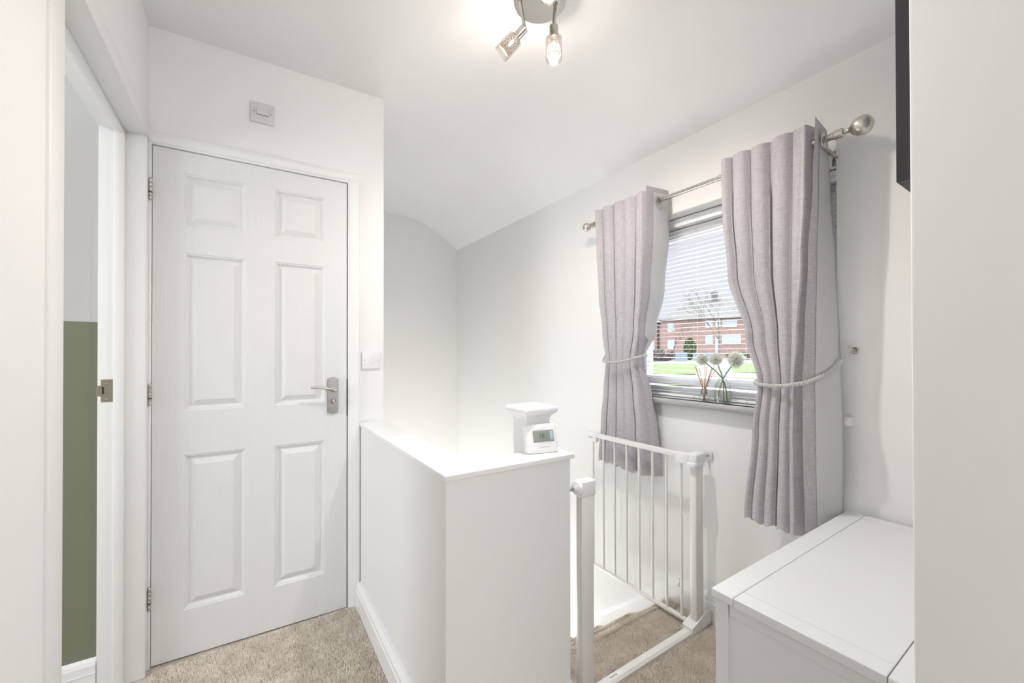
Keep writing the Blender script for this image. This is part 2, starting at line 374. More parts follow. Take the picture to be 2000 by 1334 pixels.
# ------------------------------------------------------------------ panel door
door = obj('door_1', NB(), M['door'], loc=dw, rot=rotd)
bm = NB(); bm.from_mesh(door.data)
yf = 0.004; yb = 0.04
xs = [DX0, -0.212, -0.0095, 0.0955, 0.2925, DX1]
zs = [DZ0, 0.186, 0.793, 0.966, 1.587, 1.692, 1.902, DZ1]
def rect(x0, x1, z0, z1, ins, d): return [bm.verts.new((x, yf + d, z)) for x, z in ((x0 + ins, z0 + ins), (x1 - ins, z0 + ins), (x1 - ins, z1 - ins), (x0 + ins, z1 - ins))]
for i in range(5):
    for j in range(7):
        x0, x1, z0, z1 = xs[i], xs[i + 1], zs[j], zs[j + 1]
        if i in (1, 3) and j in (1, 3, 5):
            loops = [rect(x0, x1, z0, z1, a, d) for a, d in ((0, 0), (0.003, 0.0025), (0.007, 0.003), (0.011, 0.0085), (0.016, 0.0120), (0.019, 0.0120), (0.040, 0.0020), (0.042, 0.0016))]
            for A, B in zip(loops, loops[1:]):
                for k in range(4): bm.faces.new((A[k], A[(k + 1) % 4], B[(k + 1) % 4], B[k]))
            bm.faces.new(loops[-1])
        else: bm.faces.new(rect(x0, x1, z0, z1, 0, 0))
bmesh.ops.remove_doubles(bm, verts=bm.verts[:], dist=1e-5)
v4 = [bm.verts.new((x, yb, z)) for x, z in ((DX0, DZ0), (DX1, DZ0), (DX1, DZ1), (DX0, DZ1))]
bm.faces.new(v4[::-1])
be = [e for e in bm.edges if len(e.link_faces) == 1 and e.verts[0].co.y < 0.03]
for e in be:
    a, b = e.verts
    na, nb = [bm.verts.new((q.co.x, yb, q.co.z)) for q in (a, b)]
    bm.faces.new((a, b, nb, na))
bmesh.ops.remove_doubles(bm, verts=bm.verts[:], dist=1e-5)
bmesh.ops.recalc_face_normals(bm, faces=bm.faces[:]); bm.to_mesh(door.data); bm.free()
struct(door, 'closed white six panel grained door with chrome lever handle', 'door')
# near-black sheet behind the door, shade of the gap put in as colour
bm = NB(); box(bm, (DX0 - 0.004, 0.041, 0), (DX1 + 0.012, 0.05, DZ1 + 0.03)); struct(obj('door_gap_shade', bm, M['dark'], loc=dw, rot=rotd))
# lining edge + architrave
bm = NB()
box(bm, (DX1 + 0.0045, -0.004, 0), (DX1 + 0.014, 0.05, DZ1 + 0.014), 0.002)
box(bm, (DX0 - 0.008, -0.004, DZ1 + 0.003), (DX1 + 0.014, 0.05, DZ1 + 0.016), 0.003)
box(bm, (DX0 - 0.012, -0.004, 0), (DX0 - 0.002, 0.04, DZ1 + 0.016), 0.002)
prism(bm, [(DX1 + 0.009, 0.002), (DX1 + 0.009, -0.006), (DX1 + 0.014, -0.010), (DX1 + 0.050, -0.014), (DX1 + 0.056, -0.010), (DX1 + 0.058, 0.002)], 0, DZ1 + 0.012, 'z')
prism(bm, [(0.002, DZ1 + 0.011), (-0.006, DZ1 + 0.011), (-0.010, DZ1 + 0.016), (-0.014, DZ1 + 0.044), (-0.010, DZ1 + 0.052), (0.002, DZ1 + 0.056)], DX0 - 0.008, DX1 + 0.058, 'x')
struct(obj('trim_4', bm, M['paint'], loc=dw, rot=rotd, smooth=True, auto=40), 'white painted architrave around the closed panel door', 'door frame')
# hinges
for z0, z1 in ((1.775, 1.856), (0.995, 1.078), (0.226, 0.312)):
    bm = NB(); L = z1 - z0
    pr_ = []
    for k in range(5):
        a = L * k / 5; b = L * (k + 1) / 5
        pr_ += [(0.0048, a + 0.0006), (0.0056, a + 0.0016), (0.0056, b - 0.0016), (0.0048, b - 0.0006), (0.004, b - 0.0002), (0.004, b + 0.0002)]
    lathe(bm, pr_, (DX0 - 0.003, -0.011, z0), (0, 0, 1), 16)
    h = obj('hinge', bm, M['nickel'], door, True)
    bm = NB(); lathe(bm, [(0.006, 0), (0.006, 0.004)], (DX0 - 0.003, -0.011, z0 + L * 0.3), (0, 0, 1), 16); obj('hinge_ring', bm, M['dark'], h, True)
# handle set
px0, px1 = 0.3035, 0.349
bm = NB()
poly = []
for k in range(9):
    t = k / 8; poly.append((px0 + (px1 - px0) * t, 0.921 - 0.007 * math.sin(PI * t)))
for k in range(9):
    t = 1 - k / 8; poly.append((px0 + (px1 - px0) * t, 1.073 + 0.007 * math.sin(PI * t)))
prism(bm, poly, -0.006, 0.004, 'y')
hp = obj('handle_plate', bm, M['handle'], door, bevel=0.0015); hp['label'] = 'satin chrome handle plate'
bm = NB()
lathe(bm, [(0.0095, 0), (0.0095, 0.018), (0.0085, 0.034)], (0.330, -0.006, 1.022), (0, -1, 0), 24)
pts = cr([(0.337, -0.040, 1.022), (0.325, -0.0425, 1.024), (0.300, -0.045, 1.032), (0.270, -0.045, 1.038), (0.232, -0.043, 1.0385)], 6)
n = len(pts); tube(bm, pts, [0.0085 - 0.0042 * (i / (n - 1)) for i in range(n)], 14)
obj('lever', bm, M['nickel'], hp, True, auto=50)
bm = NB(); lathe(bm, [(0.0115, 0), (0.0115, 0.006), (0.0095, 0.010), (0.0085, 0.022), (0.004, 0.025)], (0.327, -0.006, 0.972), (0, -1, 0), 24)
box(bm, (0.3245, -0.034, 0.960), (0.3295, -0.010, 0.984), 0.0015)
obj('thumb_turn', bm, M['nickel'], hp, True, auto=40)
for x in (px0 + 0.006, px1 - 0.006):
    for z in (0.9265, 1.066):
        bm = NB(); lathe(bm, [(0.003, 0), (0.003, 0.0008), (0.0001, 0.002)], (x, -0.006, z), (0, -1, 0), 12); obj('screw', bm, M['nickel'], hp, True)
bm = NB(); box(bm, (DX1 - 0.0005, 0.002, 0.90), (DX1 + 0.0052, 0.012, 1.07)); obj('latch_face', bm, M['dark'], door)

# ------------------------------------------------------------------ switches
def plate(name, x0, x1, z0, z1, lab, m):
    r = empty(name, (0, 0, 0)); r.location = dw; r.rotation_euler = rotd
    tag(r, lab, 'switch')
    bm = NB(); box(bm, (x0, -0.008, z0), (x1, 0.0018, z1), 0.0028, 3); obj('face_plate', bm, m, r, True, auto=50)
    zc = (z0 + z1) / 2
    for x in (x0 + 0.012, x1 - 0.012):
        bm = NB(); lathe(bm, [(0.0024, 0), (0.0024, 0.0006)], (x, -0.008, zc), (0, -1, 0), 12); obj('screw', bm, M['greylcd'], r, True)
    return r
s = plate('light_switch', 0.4525, 0.5385, 1.115, 1.198, 'white single light switch right of the panel door above the half wall', M['plastic'])
bm = NB(); box(bm, (0.489, -0.0085, 1.1425), (0.5035, -0.0078, 1.1695)); obj('rocker_gap', bm, M['switchgrey'], s)
bm = NB(); box(bm, (0.490, -0.0122, 1.144), (0.5025, -0.007, 1.168), 0.001, mtx=None); obj('rocker', bm, M['plastic'], s)
s = plate('isolator_switch', 0.006, 0.092, 2.170, 2.255, 'greyish white fan isolator switch high above the panel door', M['switchgrey'])
bm = NB(); box(bm, (0.0275, -0.0125, 2.203), (0.0715, -0.007, 2.223), 0.0012); obj('rocker', bm, M['switchgrey'], s)
bm = NB(); box(bm, (0.0270, -0.0086, 2.2005), (0.0720, -0.0078, 2.2245)); obj('rocker_gap', bm, M['greylcd'], s)

# ------------------------------------------------------------------ half wall, cap, skirting
HX0, HX1, HY0, HY1 = 0.446, 0.556, 1.008, 1.076
bm = NB()
prism(bm, [(HX0, HY0), (0.889, HY0), (0.889, HY1), (HX1, HY1), (HX1, 1.994), (HX0, 1.996)], 0.0, 0.845, 'z')
struct(obj('wall_half', bm, M['halfwall'], bevel=0.002), 'white L shaped half wall around the stairwell', 'half wall')
bm = NB()
prism(bm, [(0.4405, 1.0025), (0.8975, 0.9945), (0.8995, 1.0795), (0.5620, 1.124), (0.5610, 1.990), (0.4405, 1.994)], 0.845, 0.863, 'z')
struct(obj('trim_5', bm, M['cap'], bevel=0.0035), 'glossy white board capping the half wall', 'wall cap')
def skirt_prof(h, t): return [(0, 0), (t, 0), (t, h * 0.70), (t - 0.003, h * 0.73), (t - 0.003, h * 0.86), (t - 0.009, h * 0.94), (t - 0.014, h), (0, h)]
bm = NB(); prism(bm, [(HX0 - u, v) for u, v in skirt_prof(0.117, 0.022)], HY0, 1.985, 'y')
struct(obj('baseboard_half_wall', bm, M['cap']))
bm = NB(); prism(bm, [(0.446 - 0.0, 0)] and [(HY0 - u, v) for u, v in skirt_prof(0.117, 0.018)], HX0 - 0.022, 0.889, 'x')
struct(obj('baseboard_front', bm, M['cap']))
# batten at the end of the half wall
bm = NB(); box(bm, (0.889, 1.03, -0.2), (0.9085, 1.076, 0.846), 0.002); struct(obj('trim_6', bm, M['cap']))
# window wall skirting: level on the landing, then raking down the stairs
bm = NB()
prism(bm, [(W - u, v) for u, v in skirt_prof(0.128, 0.016)], 0.17, 1.165, 'y')
struct(obj('baseboard_right', bm, M['paint']))
bm = NB()
sl = -0.858
def rk(y): return 0.128 + sl * (y - 1.165)
for x0, dz in ((0.016, 0), (0.010, 0.022)):
    poly = [(1.165, -0.35 if dz == 0 else 0.1), (1.165, rk(1.165) + dz - 0.022), (3.59, rk(3.59) + dz - 0.022), (3.59, rk(3.59) - 0.48)]
    prism(bm, poly, W - x0, W, 'x')
struct(obj('baseboard_stairs', bm, M['paint']))
# newel post
np_ = empty('newel_post', (0.829, 1.143, 0)); tag(np_, 'square white newel post with flat moulded cap behind the half wall', 'post')
bm = NB(); box(bm, (-0.048, -0.043, -0.55), (0.048, 0.043, 0.972), 0.003); obj('post', bm, M['cap'], np_)
bm = NB()
def sq(bm, prof, cx=0, cy=0):
    rings = [[bm.verts.new((cx + sx * r, cy + sy * (r - 0.005), z)) for sx, sy in ((-1, -1), (1, -1), (1, 1), (-1, 1))] for r, z in prof]
    for A, B in zip(rings, rings[1:]):
        for k in range(4): bm.faces.new((A[k], A[(k + 1) % 4], B[(k + 1) % 4], B[k]))
    bm.faces.new(rings[0][::-1]); bm.faces.new(rings[-1])
sq(bm, [(0.049, 0.966), (0.051, 0.972), (0.056, 0.980), (0.064, 0.984), (0.066, 0.987), (0.0685, 0.991), (0.070, 0.997), (0.069, 1.004), (0.065, 1.009), (0.056, 1.011)])
obj('post_cap', bm, M['cap'], np_, bevel=0.003)

# ------------------------------------------------------------------ stairs
bm = NB()
yn, rise, going = 1.215, 0.2, 0.233
N = 10
def nose(y, z):  # rounded carpeted nosing profile
    return [(y + 0.004, z - 0.045), (y + 0.012, z - 0.030), (y + 0.014, z - 0.018), (y + 0.010, z - 0.006), (y - 0.002, z)]
poly = [(1.205, -0.001)]
y, z = yn, 0.0
pts = [(1.2052, z)]
for k in range(N):
    pts += nose(y, z)[::-1]
    z2 = z - rise
    pts += [(y + 0.001, z2 + 0.012), (y + 0.010, z2)]
    y += going; z = z2
pts += [(y, z), (y, z - 0.2), (1.2052, -0.30)]
prism(bm, pts, 0.557, W - 0.016, 'x')
tag(obj('staircase', bm, M['carpet'], smooth=True, auto=50), 'carpeted flight of stairs descending beyond the open gate', 'stairs')

# carpet pile: short leaning fibres, too many to count
import numpy as np
def pile(name, lab, patches, density, seed, parent=None):
    rg = np.random.default_rng(seed); P = []; 
    for (x0, x1, y0, y1, z, sy_, sz_) in patches:      # patch point = (x, y, z) + v * (0, sy, sz) direction
        A = (x1 - x0) * math.hypot((y1 - y0), sz_); n = int(A * density)
        u = rg.random(n); v_ = rg.random(n)
        P.append(np.stack([x0 + (x1 - x0) * u, y0 + (y1 - y0) * v_, z + sz_ * v_], 1))
    P = np.concatenate(P); n = len(P)
    q = np.sin(P[:, 0] * 31 + 2 * np.sin(P[:, 1] * 17)) * np.cos(P[:, 1] * 27 + 1.5 * np.sin(P[:, 0] * 13))
    ang = rg.random(n) * 0.9 * PI * 2; d = np.stack([np.cos(ang), np.sin(ang)], 1)
    L = 0.0058 + 0.0026 * rg.random(n) + 0.0006 * q; ln = 0.0030 + 0.0035 * rg.random(n); wv = 0.0011 + 0.0005 * rg.random(n)
    side = np.stack([-d[:, 1], d[:, 0]], 1) * wv[:, None]
    V = np.zeros((n, 4, 3)); V[:, 0, :] = P; V[:, 1, :] = P; V[:, 2, :] = P; V[:, 3, :] = P
    V[:, 0, :2] -= side; V[:, 1, :2] += side
    V[:, 2, :2] += side * 0.7 + d * ln[:, None]; V[:, 3, :2] += -side * 0.7 + d * ln[:, None]
    V[:, 2, 2] += L; V[:, 3, 2] += L; V[:, 0, 2] -= 0.001; V[:, 1, 2] -= 0.001
    me = bpy.data.meshes.new(name); me.vertices.add(4 * n); me.vertices.foreach_set('co', V.reshape(-1))
    me.loops.add(4 * n); me.loops.foreach_set('vertex_index', np.arange(4 * n, dtype=np.int32)); me.polygons.add(n)
    me.polygons.foreach_set('loop_start', np.arange(0, 4 * n, 4, dtype=np.int32)); me.update(calc_edges=True)
    o = obj(name, me, M['pile'], parent)
    if parent is None: tag(o, lab, 'carpet pile', kind='stuff')
    else: o['kind'] = 'stuff'
    return o
pile('carpet_pile', 'beige carpet pile covering the landing floor', [(-0.30, 0.422, 0.90, 1.998, 0, 0, 0), (0.90, W - 0.017, 0.55, 1.222, 0, 0, 0)], 170000, 3)
st_p = []
for k in range(1, 6):
    y0 = yn + going * (k - 1); st_p.append((0.90, W - 0.018, y0 + 0.012, y0 + going + 0.008, -rise * k, 0, 0))
for k in range(0, 5):
    y0 = yn + going * k; st_p += [(0.90, W - 0.018, y0 - 0.012, y0 + 0.012, -rise * k + 0.003, 0, -0.003)] * 2
    st_p.append((0.90, W - 0.018, y0 + 0.012, y0 + 0.016, -rise * k - 0.03, 0, 0.026))
pile('carpet_pile', '', st_p, 150000, 5, bpy.data.objects['staircase'])

# ------------------------------------------------------------------ stair gate
g = empty('stair_gate', (1.3, 1.02, 0)); tag(g, 'white metal pressure fit stair gate standing open at the top of the stairs', 'stair gate')
def gp(name, bm, m, parent=None, smooth=True, auto=40):
    me_o = obj(name, bm, m, parent or g, smooth, auto=auto)
    if parent is None: me_o.matrix_parent_inverse = Matrix.Translation((-1.3, -1.02, 0))
    return me_o
FY0, FY1 = 1.008, 1.038
bm = NB(); box(bm, (0.9405, FY0, 0.035), (0.996, FY1, 0.74), 0.003); pl = gp('post', bm, M['gate'])
bm = NB(); box(bm, (1.5945, FY0, 0.035), (1.647, FY1, 0.74), 0.003); pr2 = gp('post', bm, M['gate'])
bm = NB(); prism(bm, [(FY0 - 0.002, 0.0), (FY1 + 0.006, 0.0), (FY1 + 0.006, 0.014), (FY1, 0.022), (FY0 + 0.006, 0.022), (FY0 - 0.002, 0.014)], 0.93, 1.62, 'x')
br = gp('threshold_bar', bm, M['gate'])
bm = NB(); box(bm, (1.080, FY0 + 0.006, 0.0222), (1.150, FY1 - 0.002, 0.0227), 0); lab = gp('sticker', bm, M['gatecap'], br)
text('lettering', 'noma', 0.016, M['ink'], br, Matrix.Translation((1.108, 1.026, 0.0230)) @ Matrix.Rotation(0, 4, 'Z'))
# left latch cap
bm = NB(); box(bm, (0.938, FY0 - 0.004, 0.702), (1.004, FY1 + 0.005, 0.757), 0.006, 3)
lathe(bm, [(0.024, 0), (0.024, 0.012), (0.019, 0.016)], (0.939, 1.023, 0.733), (-1, 0, 0), 28); gp('latch_cap', bm, M['gatecap'])
bm = NB(); lathe(bm, [(0.016, 0), (0.016, 0.003), (0.010, 0.004), (0.010, 0.008)], (0.923, 1.023, 0.733), (-1, 0, 0), 24); gp('adjuster_nut', bm, M['gatecap'])
bm = NB(); tube(bm, [(0.922, 1.023, 0.733), (0.890, 1.023, 0.733)], 0.0045, 12); gp('spindle', bm, M['steel'])
bm = NB(); tube(bm, [(0.942, 1.023, 0.06), (0.9085, 1.023, 0.06)], 0.0045, 12); gp('spindle', bm, M['steel'])
bm = NB(); box(bm, (0.932, FY0 - 0.006, 0.0), (0.998, FY1 + 0.008, 0.045), 0.005, 3); gp('foot', bm, M['gatecap'])
# right hinge bracket + wall pads
bm = NB(); box(bm, (1.585, FY0 - 0.006, 0.716), (1.660, FY1 + 0.012, 0.758), 0.006, 3); box(bm, (1.575, FY0 - 0.008, 0.702), (1.650, FY1 + 0.004, 0.722), 0.006, 3); gp('hinge_cap', bm, M['gatecap'])
bm = NB(); prism(bm, [(1.555, 0.0), (1.690, 0.012), (1.696, 0.060), (1.665, 0.072), (1.60, 0.048), (1.555, 0.034)], FY0 - 0.006, FY1 + 0.012, 'y')
gp('foot', bm, M['gatecap'])
bm = NB(); tube(bm, [(1.655, 1.023, 0.735), (1.706, 1.020, 0.735)], 0.0055, 12); gp('spindle', bm, M['steel'])
bm = NB(); tube(bm, [(1.66, 1.023, 0.035), (1.695, 1.020, 0.035)], 0.0055, 12); gp('spindle', bm, M['steel'])
bm = NB(); box(bm, (1.705, 1.002, 0.716), (1.7149, 1.038, 0.752), 0.003, 2); gp('wall_pad', bm, M['knob'])
bm = NB(); box(bm, (1.690, 1.002, 0.015), (1.6989, 1.040, 0.054), 0.003, 2); gp('wall_pad', bm, M['knob'])
# leaf, opened over the stairs
LXc = 1.594
bm = NB(); box(bm, (LXc - 0.011, 1.045, 0.728), (LXc + 0.011, 1.60, 0.752), 0.004, 3)
gp('top_rail', bm, M['gate'])
bm = NB(); box(bm, (LXc - 0.014, 1.035, 0.706), (LXc + 0.014, 1.10, 0.757), 0.009, 3); gp('hinge_knuckle', bm, M['gatecap'])
bm = NB(); box(bm, (LXc - 0.007, 1.02, 0.020), (LXc + 0.013, 1.626, 0.036), 0.004, 3); gp('lower_rail', bm, M['gate'])
bm = NB(); box(bm, (LXc - 0.014, 1.582, 0.700), (LXc + 0.014, 1.662, 0.755), 0.012, 4); hn = gp('latch_handle', bm, M['gatecap'])
text('lettering', 'noma', 0.014, M['ink'], hn, Matrix.Translation((LXc - 0.0142, 1.622, 0.727)) @ Matrix.Rotation(-PI / 2, 4, 'Z') @ Matrix.Rotation(PI / 2, 4, 'X'))
for y in (1.618, 1.542, 1.463, 1.384, 1.306, 1.229, 1.153, 1.078):
    bm = NB(); tube(bm, [(LXc + 0.001, y, 0.032), (LXc + 0.001, y, 0.732)], 0.0058, 12); gp('bar', bm, M['gate'])

# ------------------------------------------------------------------ thermostat on the cap, leaning on the newel
th = empty('thermostat', (0.807, 1.046, 0.8635), R(-14)); tag(th, 'white portable room thermostat with grey display propped against the newel post', 'thermostat')
tilt = Matrix.Rotation(R(-17), 4, 'X')
def tb(name, a, b, bev, m, parent=th, seg=3):
    bm = NB(); box(bm, a, b, bev, seg, mtx=None); bmesh.ops.transform(bm, matrix=tilt, verts=bm.verts[:]); return obj(name, bm, m, parent, True, auto=50)
body = tb('body', (-0.058, 0.0, 0.002), (0.058, 0.026, 0.097), 0.009, M['plastic'], seg=4)
bm = NB(); box(bm, (-0.044, 0.004, 0), (0.040, 0.030, 0.008), 0.002); obj('stand', bm, M['plastic'], th)
scr = tb('display_surround', (-0.031, -0.0016, 0.036), (0.045, 0.004, 0.076), 0.0045, M['greylcd'])
tb('display', (-0.0265, -0.0021, 0.0405), (0.0255, 0.002, 0.0715), 0.0007, M['lcd'], scr)
tb('rocker_button', (0.0305, -0.003, 0.0425), (0.0405, 0.003, 0.0705), 0.001, M['btn'], scr)
tmx = lambda x, z: tilt @ Matrix.Translation((x, -0.0023, z)) @ Matrix.Rotation(PI / 2, 4, 'X')
text('digits', '18', 0.021, M['ink'], scr, tmx(0.0, 0.056)); text('unit', 'c', 0.008, M['ink'], scr, tmx(0.0135, 0.0505))
text('lettering', 'Honeywell Home', 0.0052, M['greylcd'], body, tilt @ Matrix.Translation((0.008, -0.0002, 0.021)) @ Matrix.Rotation(PI / 2, 4, 'X'))

# ------------------------------------------------------------------ chest
ch = empty('blanket_chest', (1.29, 0.35, 0)); tag(ch, 'white lacquered blanket chest with framed panels standing under the right curtain', 'chest')
chi = Matrix.Translation((-1.29, -0.35, 0))
def cp_(name, bm, m=M['chest'], bev=0.002, parent=None):
    o = obj(name, bm, m, parent or ch, bevel=bev)
    if parent is None: o.matrix_parent_inverse = chi
    return o
CX0, CX1, CY0, CY1, CZ = 0.885, 1.698, 0.175, 0.520, 0.657
gr = 0.0009; bw = 0.0455
bm = NB(); box(bm, (CX0, CY1 - bw, CZ - 0.020), (CX1, CY1 + 0.004, CZ)); cp_('lid_rail', bm, bev=0.003)
bm = NB(); box(bm, (CX0, CY0, CZ - 0.020), (CX1, CY0 + bw, CZ)); cp_('lid_rail', bm, bev=0.003)
bm = NB(); box(bm, (CX0, CY0 + bw + gr, CZ - 0.020), (CX0 + 0.044, CY1 - bw - gr, CZ)); cp_('lid_rail', bm, bev=0.0015)
bm = NB(); box(bm, (CX1 - 0.044, CY0 + bw + gr, CZ - 0.020), (CX1, CY1 - bw - gr, CZ)); cp_('lid_rail', bm, bev=0.0015)
bm = NB(); box(bm, (CX0 + 0.044 + gr, CY0 + bw + gr, CZ - 0.019), (CX1 - 0.044 - gr, CY1 - bw - gr, CZ - 0.0005)); cp_('lid_panel', bm, bev=0.001)
bm = NB(); box(bm, (CX0 + 0.012, CY0 + 0.008, 0.04), (CX1 - 0.01, CY1 - 0.012, CZ - 0.0205)); cp_('carcass', bm, bev=0)
for x0 in (CX0 + 0.006, CX1 - 0.032):
    for y0 in (CY0 + 0.002, CY1 - 0.031):
        bm = NB(); box(bm, (x0, y0, 0), (x0 + 0.026, y0 + 0.029, CZ - 0.0205)); cp_('corner_post', bm)
# end panel facing the room (-x): rails round a recessed panel, with step mouldings
bm = NB(); box(bm, (CX0 + 0.008, CY0 + 0.033, CZ - 0.046), (CX0 + 0.02, CY1 - 0.034, CZ - 0.0205)); cp_('end_rail', bm, bev=0.001)
bm = NB(); box(bm, (CX0 + 0.008, CY0 + 0.033, 0.04), (CX0 + 0.02, CY1 - 0.034, 0.10)); cp_('end_rail', bm, bev=0.001)
bm = NB(); box(bm, (CX0 + 0.0105, CY0 + 0.033, CZ - 0.052), (CX0 + 0.02, CY1 - 0.034, CZ - 0.046)); cp_('end_moulding', bm, bev=0.0005)

# black deep-edged frame high on the near wall
pf = empty('picture_frame', (1.25, 0.17, 1.484)); tag(pf, 'deep black edged picture frame hung high on the near wall above the chest', 'picture frame')
pfi = Matrix.Translation((-1.25, -0.17, -1.484))
bm = NB()
for a, b in (((0.928, 0.1705, 1.484), (0.948, 0.215, 2.25)), ((1.572, 0.1705, 1.484), (1.592, 0.215, 2.25)), ((0.948, 0.1705, 1.484), (1.572, 0.215, 1.504)), ((0.948, 0.1705, 2.23), (1.572, 0.215, 2.25))): box(bm, a, b)
o = obj('frame', bm, M['black'], pf, bevel=0.0008); o.matrix_parent_inverse = pfi
bm = NB(); box(bm, (0.948, 0.1705, 1.504), (1.572, 0.205, 2.23)); o = obj('panel', bm, M['greylcd'], pf); o.matrix_parent_inverse = pfi

# ------------------------------------------------------------------ window
XG = 1.80
win = struct(empty('window_1', (XG, 1.02, WZ0)), 'white upvc landing window', 'window')
wi = Matrix.Translation((-XG, -1.02, -WZ0))
def wp(name, bm, m, parent=None, bev=0.003, smooth=False):
    o = obj(name, bm, m, parent or win, bevel=bev, smooth=smooth, auto=40 if smooth else None)
    if parent is None: o.matrix_parent_inverse = wi
    return o
def frame(bm, y0, y1, z0, z1, w, x0, x1):
    box(bm, (x0, y0, z0), (x1, y0 + w, z1)); box(bm, (x0, y1 - w, z0), (x1, y1, z1)); box(bm, (x0, y0 + w, z0), (x1, y1 - w, z0 + w)); box(bm, (x0, y0 + w, z1 - w), (x1, y1 - w, z1))
bm = NB(); frame(bm, WY0, WY1, 0.972, WZ1, 0.045, XG - 0.005, XG + 0.06); fr = wp('window_frame', bm, M['upvc'])
bm = NB(); frame(bm, WY0 + 0.045, WY1 - 0.045 , 1.030, WZ1 - 0.045, 0.042, XG - 0.012, XG + 0.045); wp('window_sash', bm, M['upvc'])
bm = NB(); box(bm, (XG + 0.012, WY0 + 0.08, 1.065), (XG + 0.018, WY1 - 0.08, WZ1 - 0.08)); wp('pane', bm, M['pane'], bev=0)
# sill board with bullnose and horns
bm = NB()
poly = [(XG + 0.01, 0.972), (1.682, 0.972), (1.675, 0.970), (1.671, 0.965), (1.669, 0.958), (1.671, 0.951), (1.675, 0.946), (1.682, 0.944), (XG + 0.01, 0.944)]
prism(bm, [(x, z) for x, z in poly], WY0, WY1, 'y'); prism(bm, [(x, z) for x, z in poly[1:8]] + [(W - 0.0005, 0.944), (W - 0.0005, 0.972)], 0.5095, 1.54, 'y')
wp('window_sill', bm, M['cap'], bev=0, smooth=True)

# venetian blind
bl = empty('venetian_blind', (1.765, 1.026, 0.99)); tag(bl, 'white horizontal slat venetian blind hanging in the window', 'blind')
bli = Matrix.Translation((-1.765, -1.026, -0.99))
def bp_(name, bm, m, bev=0, smooth=False, parent=None):
    o = obj(name, bm, m, parent or bl, smooth, bevel=bev, auto=40 if smooth else None)
    if parent is None: o.matrix_parent_inverse = bli
    return o
bm = NB(); z = 1.000; BY0, BY1 = WY0 + 0.006, WY1 - 0.006
zz = []
while z < 1.795:
    zz.append(z); z += 0.0207
tl = R(2)
for z in zz:
    st = []
    for k in range(5):
        u = -0.0125 + 0.025 * k / 4; c = 0.0022 * (1 - (u / 0.0125) ** 2)
        st.append((1.765 + u * math.cos(tl), z + u * math.sin(tl) + c))
    for off in (0,):
        A = [bm.verts.new((x, BY0, q)) for x, q in st]; B = [bm.verts.new((x, BY1, q)) for x, q in st]
        A2 = [bm.verts.new((x, BY0, q - 0.0005)) for x, q in st]; B2 = [bm.verts.new((x, BY1, q - 0.0005)) for x, q in st]
        for k in range(4):
            bm.faces.new((A[k], A[k + 1], B[k + 1], B[k])); bm.faces.new((A2[k], B2[k], B2[k + 1], A2[k + 1]))
        bm.faces.new((A[0], B[0], B2[0], A2[0])); bm.faces.new((A[4], A2[4], B2[4], B[4]))
bp_('slats', bm, M['slat'], smooth=True)
bm = NB(); box(bm, (1.748, BY0, 1.803), (1.782, BY1, 1.842)); bp_('headrail', bm, M['upvc'], 0.002)
bm = NB(); box(bm, (1.752, BY0, 0.9775), (1.778, BY1, 0.9885)); bp_('bottom_rail', bm, M['upvc'], 0.003)
for y in (1.385, 1.115, 0.875, 0.66):
    bm = NB()
    for x in (1.7515, 1.7785): tube(bm, [(x, y, 0.985), (x, y, 1.805)], 0.0007, 5)
    lc = bp_('ladder_cord', bm, M['cord'])
    bm = NB(); lathe(bm, [(0.0035, 0), (0.0035, 0.006), (0.002, 0.009)], (1.752, y, 0.983), (-1, 0, 0), 12); bp_('cord_plug', bm, M['knob'], smooth=True)

# ------------------------------------------------------------------ curtain pole
RX, RZ = 1.61, 1.904
pole = empty('curtain_pole', (RX, 1.07, RZ)); tag(pole, 'brushed nickel curtain pole with egg shaped finials above the window', 'curtain pole')
pi_ = Matrix.Translation((-RX, -1.07, -RZ))
def pp(name, bm, m, smooth=True, parent=None, auto=50):
    o = obj(name, bm, m, parent or pole, smooth, auto=auto)
    if parent is None: o.matrix_parent_inverse = pi_
    return o
bm = NB(); lathe(bm, [(0.0095, 0), (0.0095, 0.74)], (RX, 0.90, RZ), (0, 1, 0), 28); pp('pole', bm, M['chrome'])
bm = NB(); lathe(bm, [(0.0115, 0), (0.0115, 0.40)], (RX, 0.51, RZ), (0, 1, 0), 28); pp('pole', bm, M['chrome'])
def finial(y, s, r):
    bm = NB(); lathe(bm, [(0.0125, 0), (0.0148, 0.002), (0.0148, 0.022), (0.013, 0.026), (0.008, 0.027), (0.007, 0.032), (0.009, 0.036), (0.009, 0.038), (0.006, 0.041)], (RX, y, RZ), (0, s, 0), 28)
    f = pp('finial', bm, M['nickel'], auto=40)
    bm = NB(); L = r * 2.1; pr3 = []
    for k in range(25):
        t = k / 24; a = PI * t; rad = r * math.sin(a) * (1 + 0.12 * -math.cos(a)); pr3.append((max(rad, 0.0002), 0.039 + L * (1 - math.cos(a)) / 2))
    lathe(bm, pr3, (RX, y, RZ), (0, s, 0), 36); obj('egg', bm, M['hammered'], f, True)
finial(0.523, -1, 0.0295); finial(1.612, 1, 0.0245)
for y in (0.555, 1.600):
    bm = NB()
    tube(bm, cr([(RX, y, RZ - 0.012), (RX + 0.012, y, RZ - 0.022), (RX + 0.05, y, RZ - 0.024), (W - 0.006, y, RZ - 0.030)], 5), 0.0065, 14)
    lathe(bm, [(0.0155, -0.006), (0.0155, 0.006)], (RX, y, RZ), (0, 1, 0), 28)
    box(bm, (W - 0.005, y - 0.009, RZ - 0.062), (W - 0.0002, y + 0.009, RZ - 0.008), 0.001)
    pp('bracket', bm, M['nickel'], auto=40)

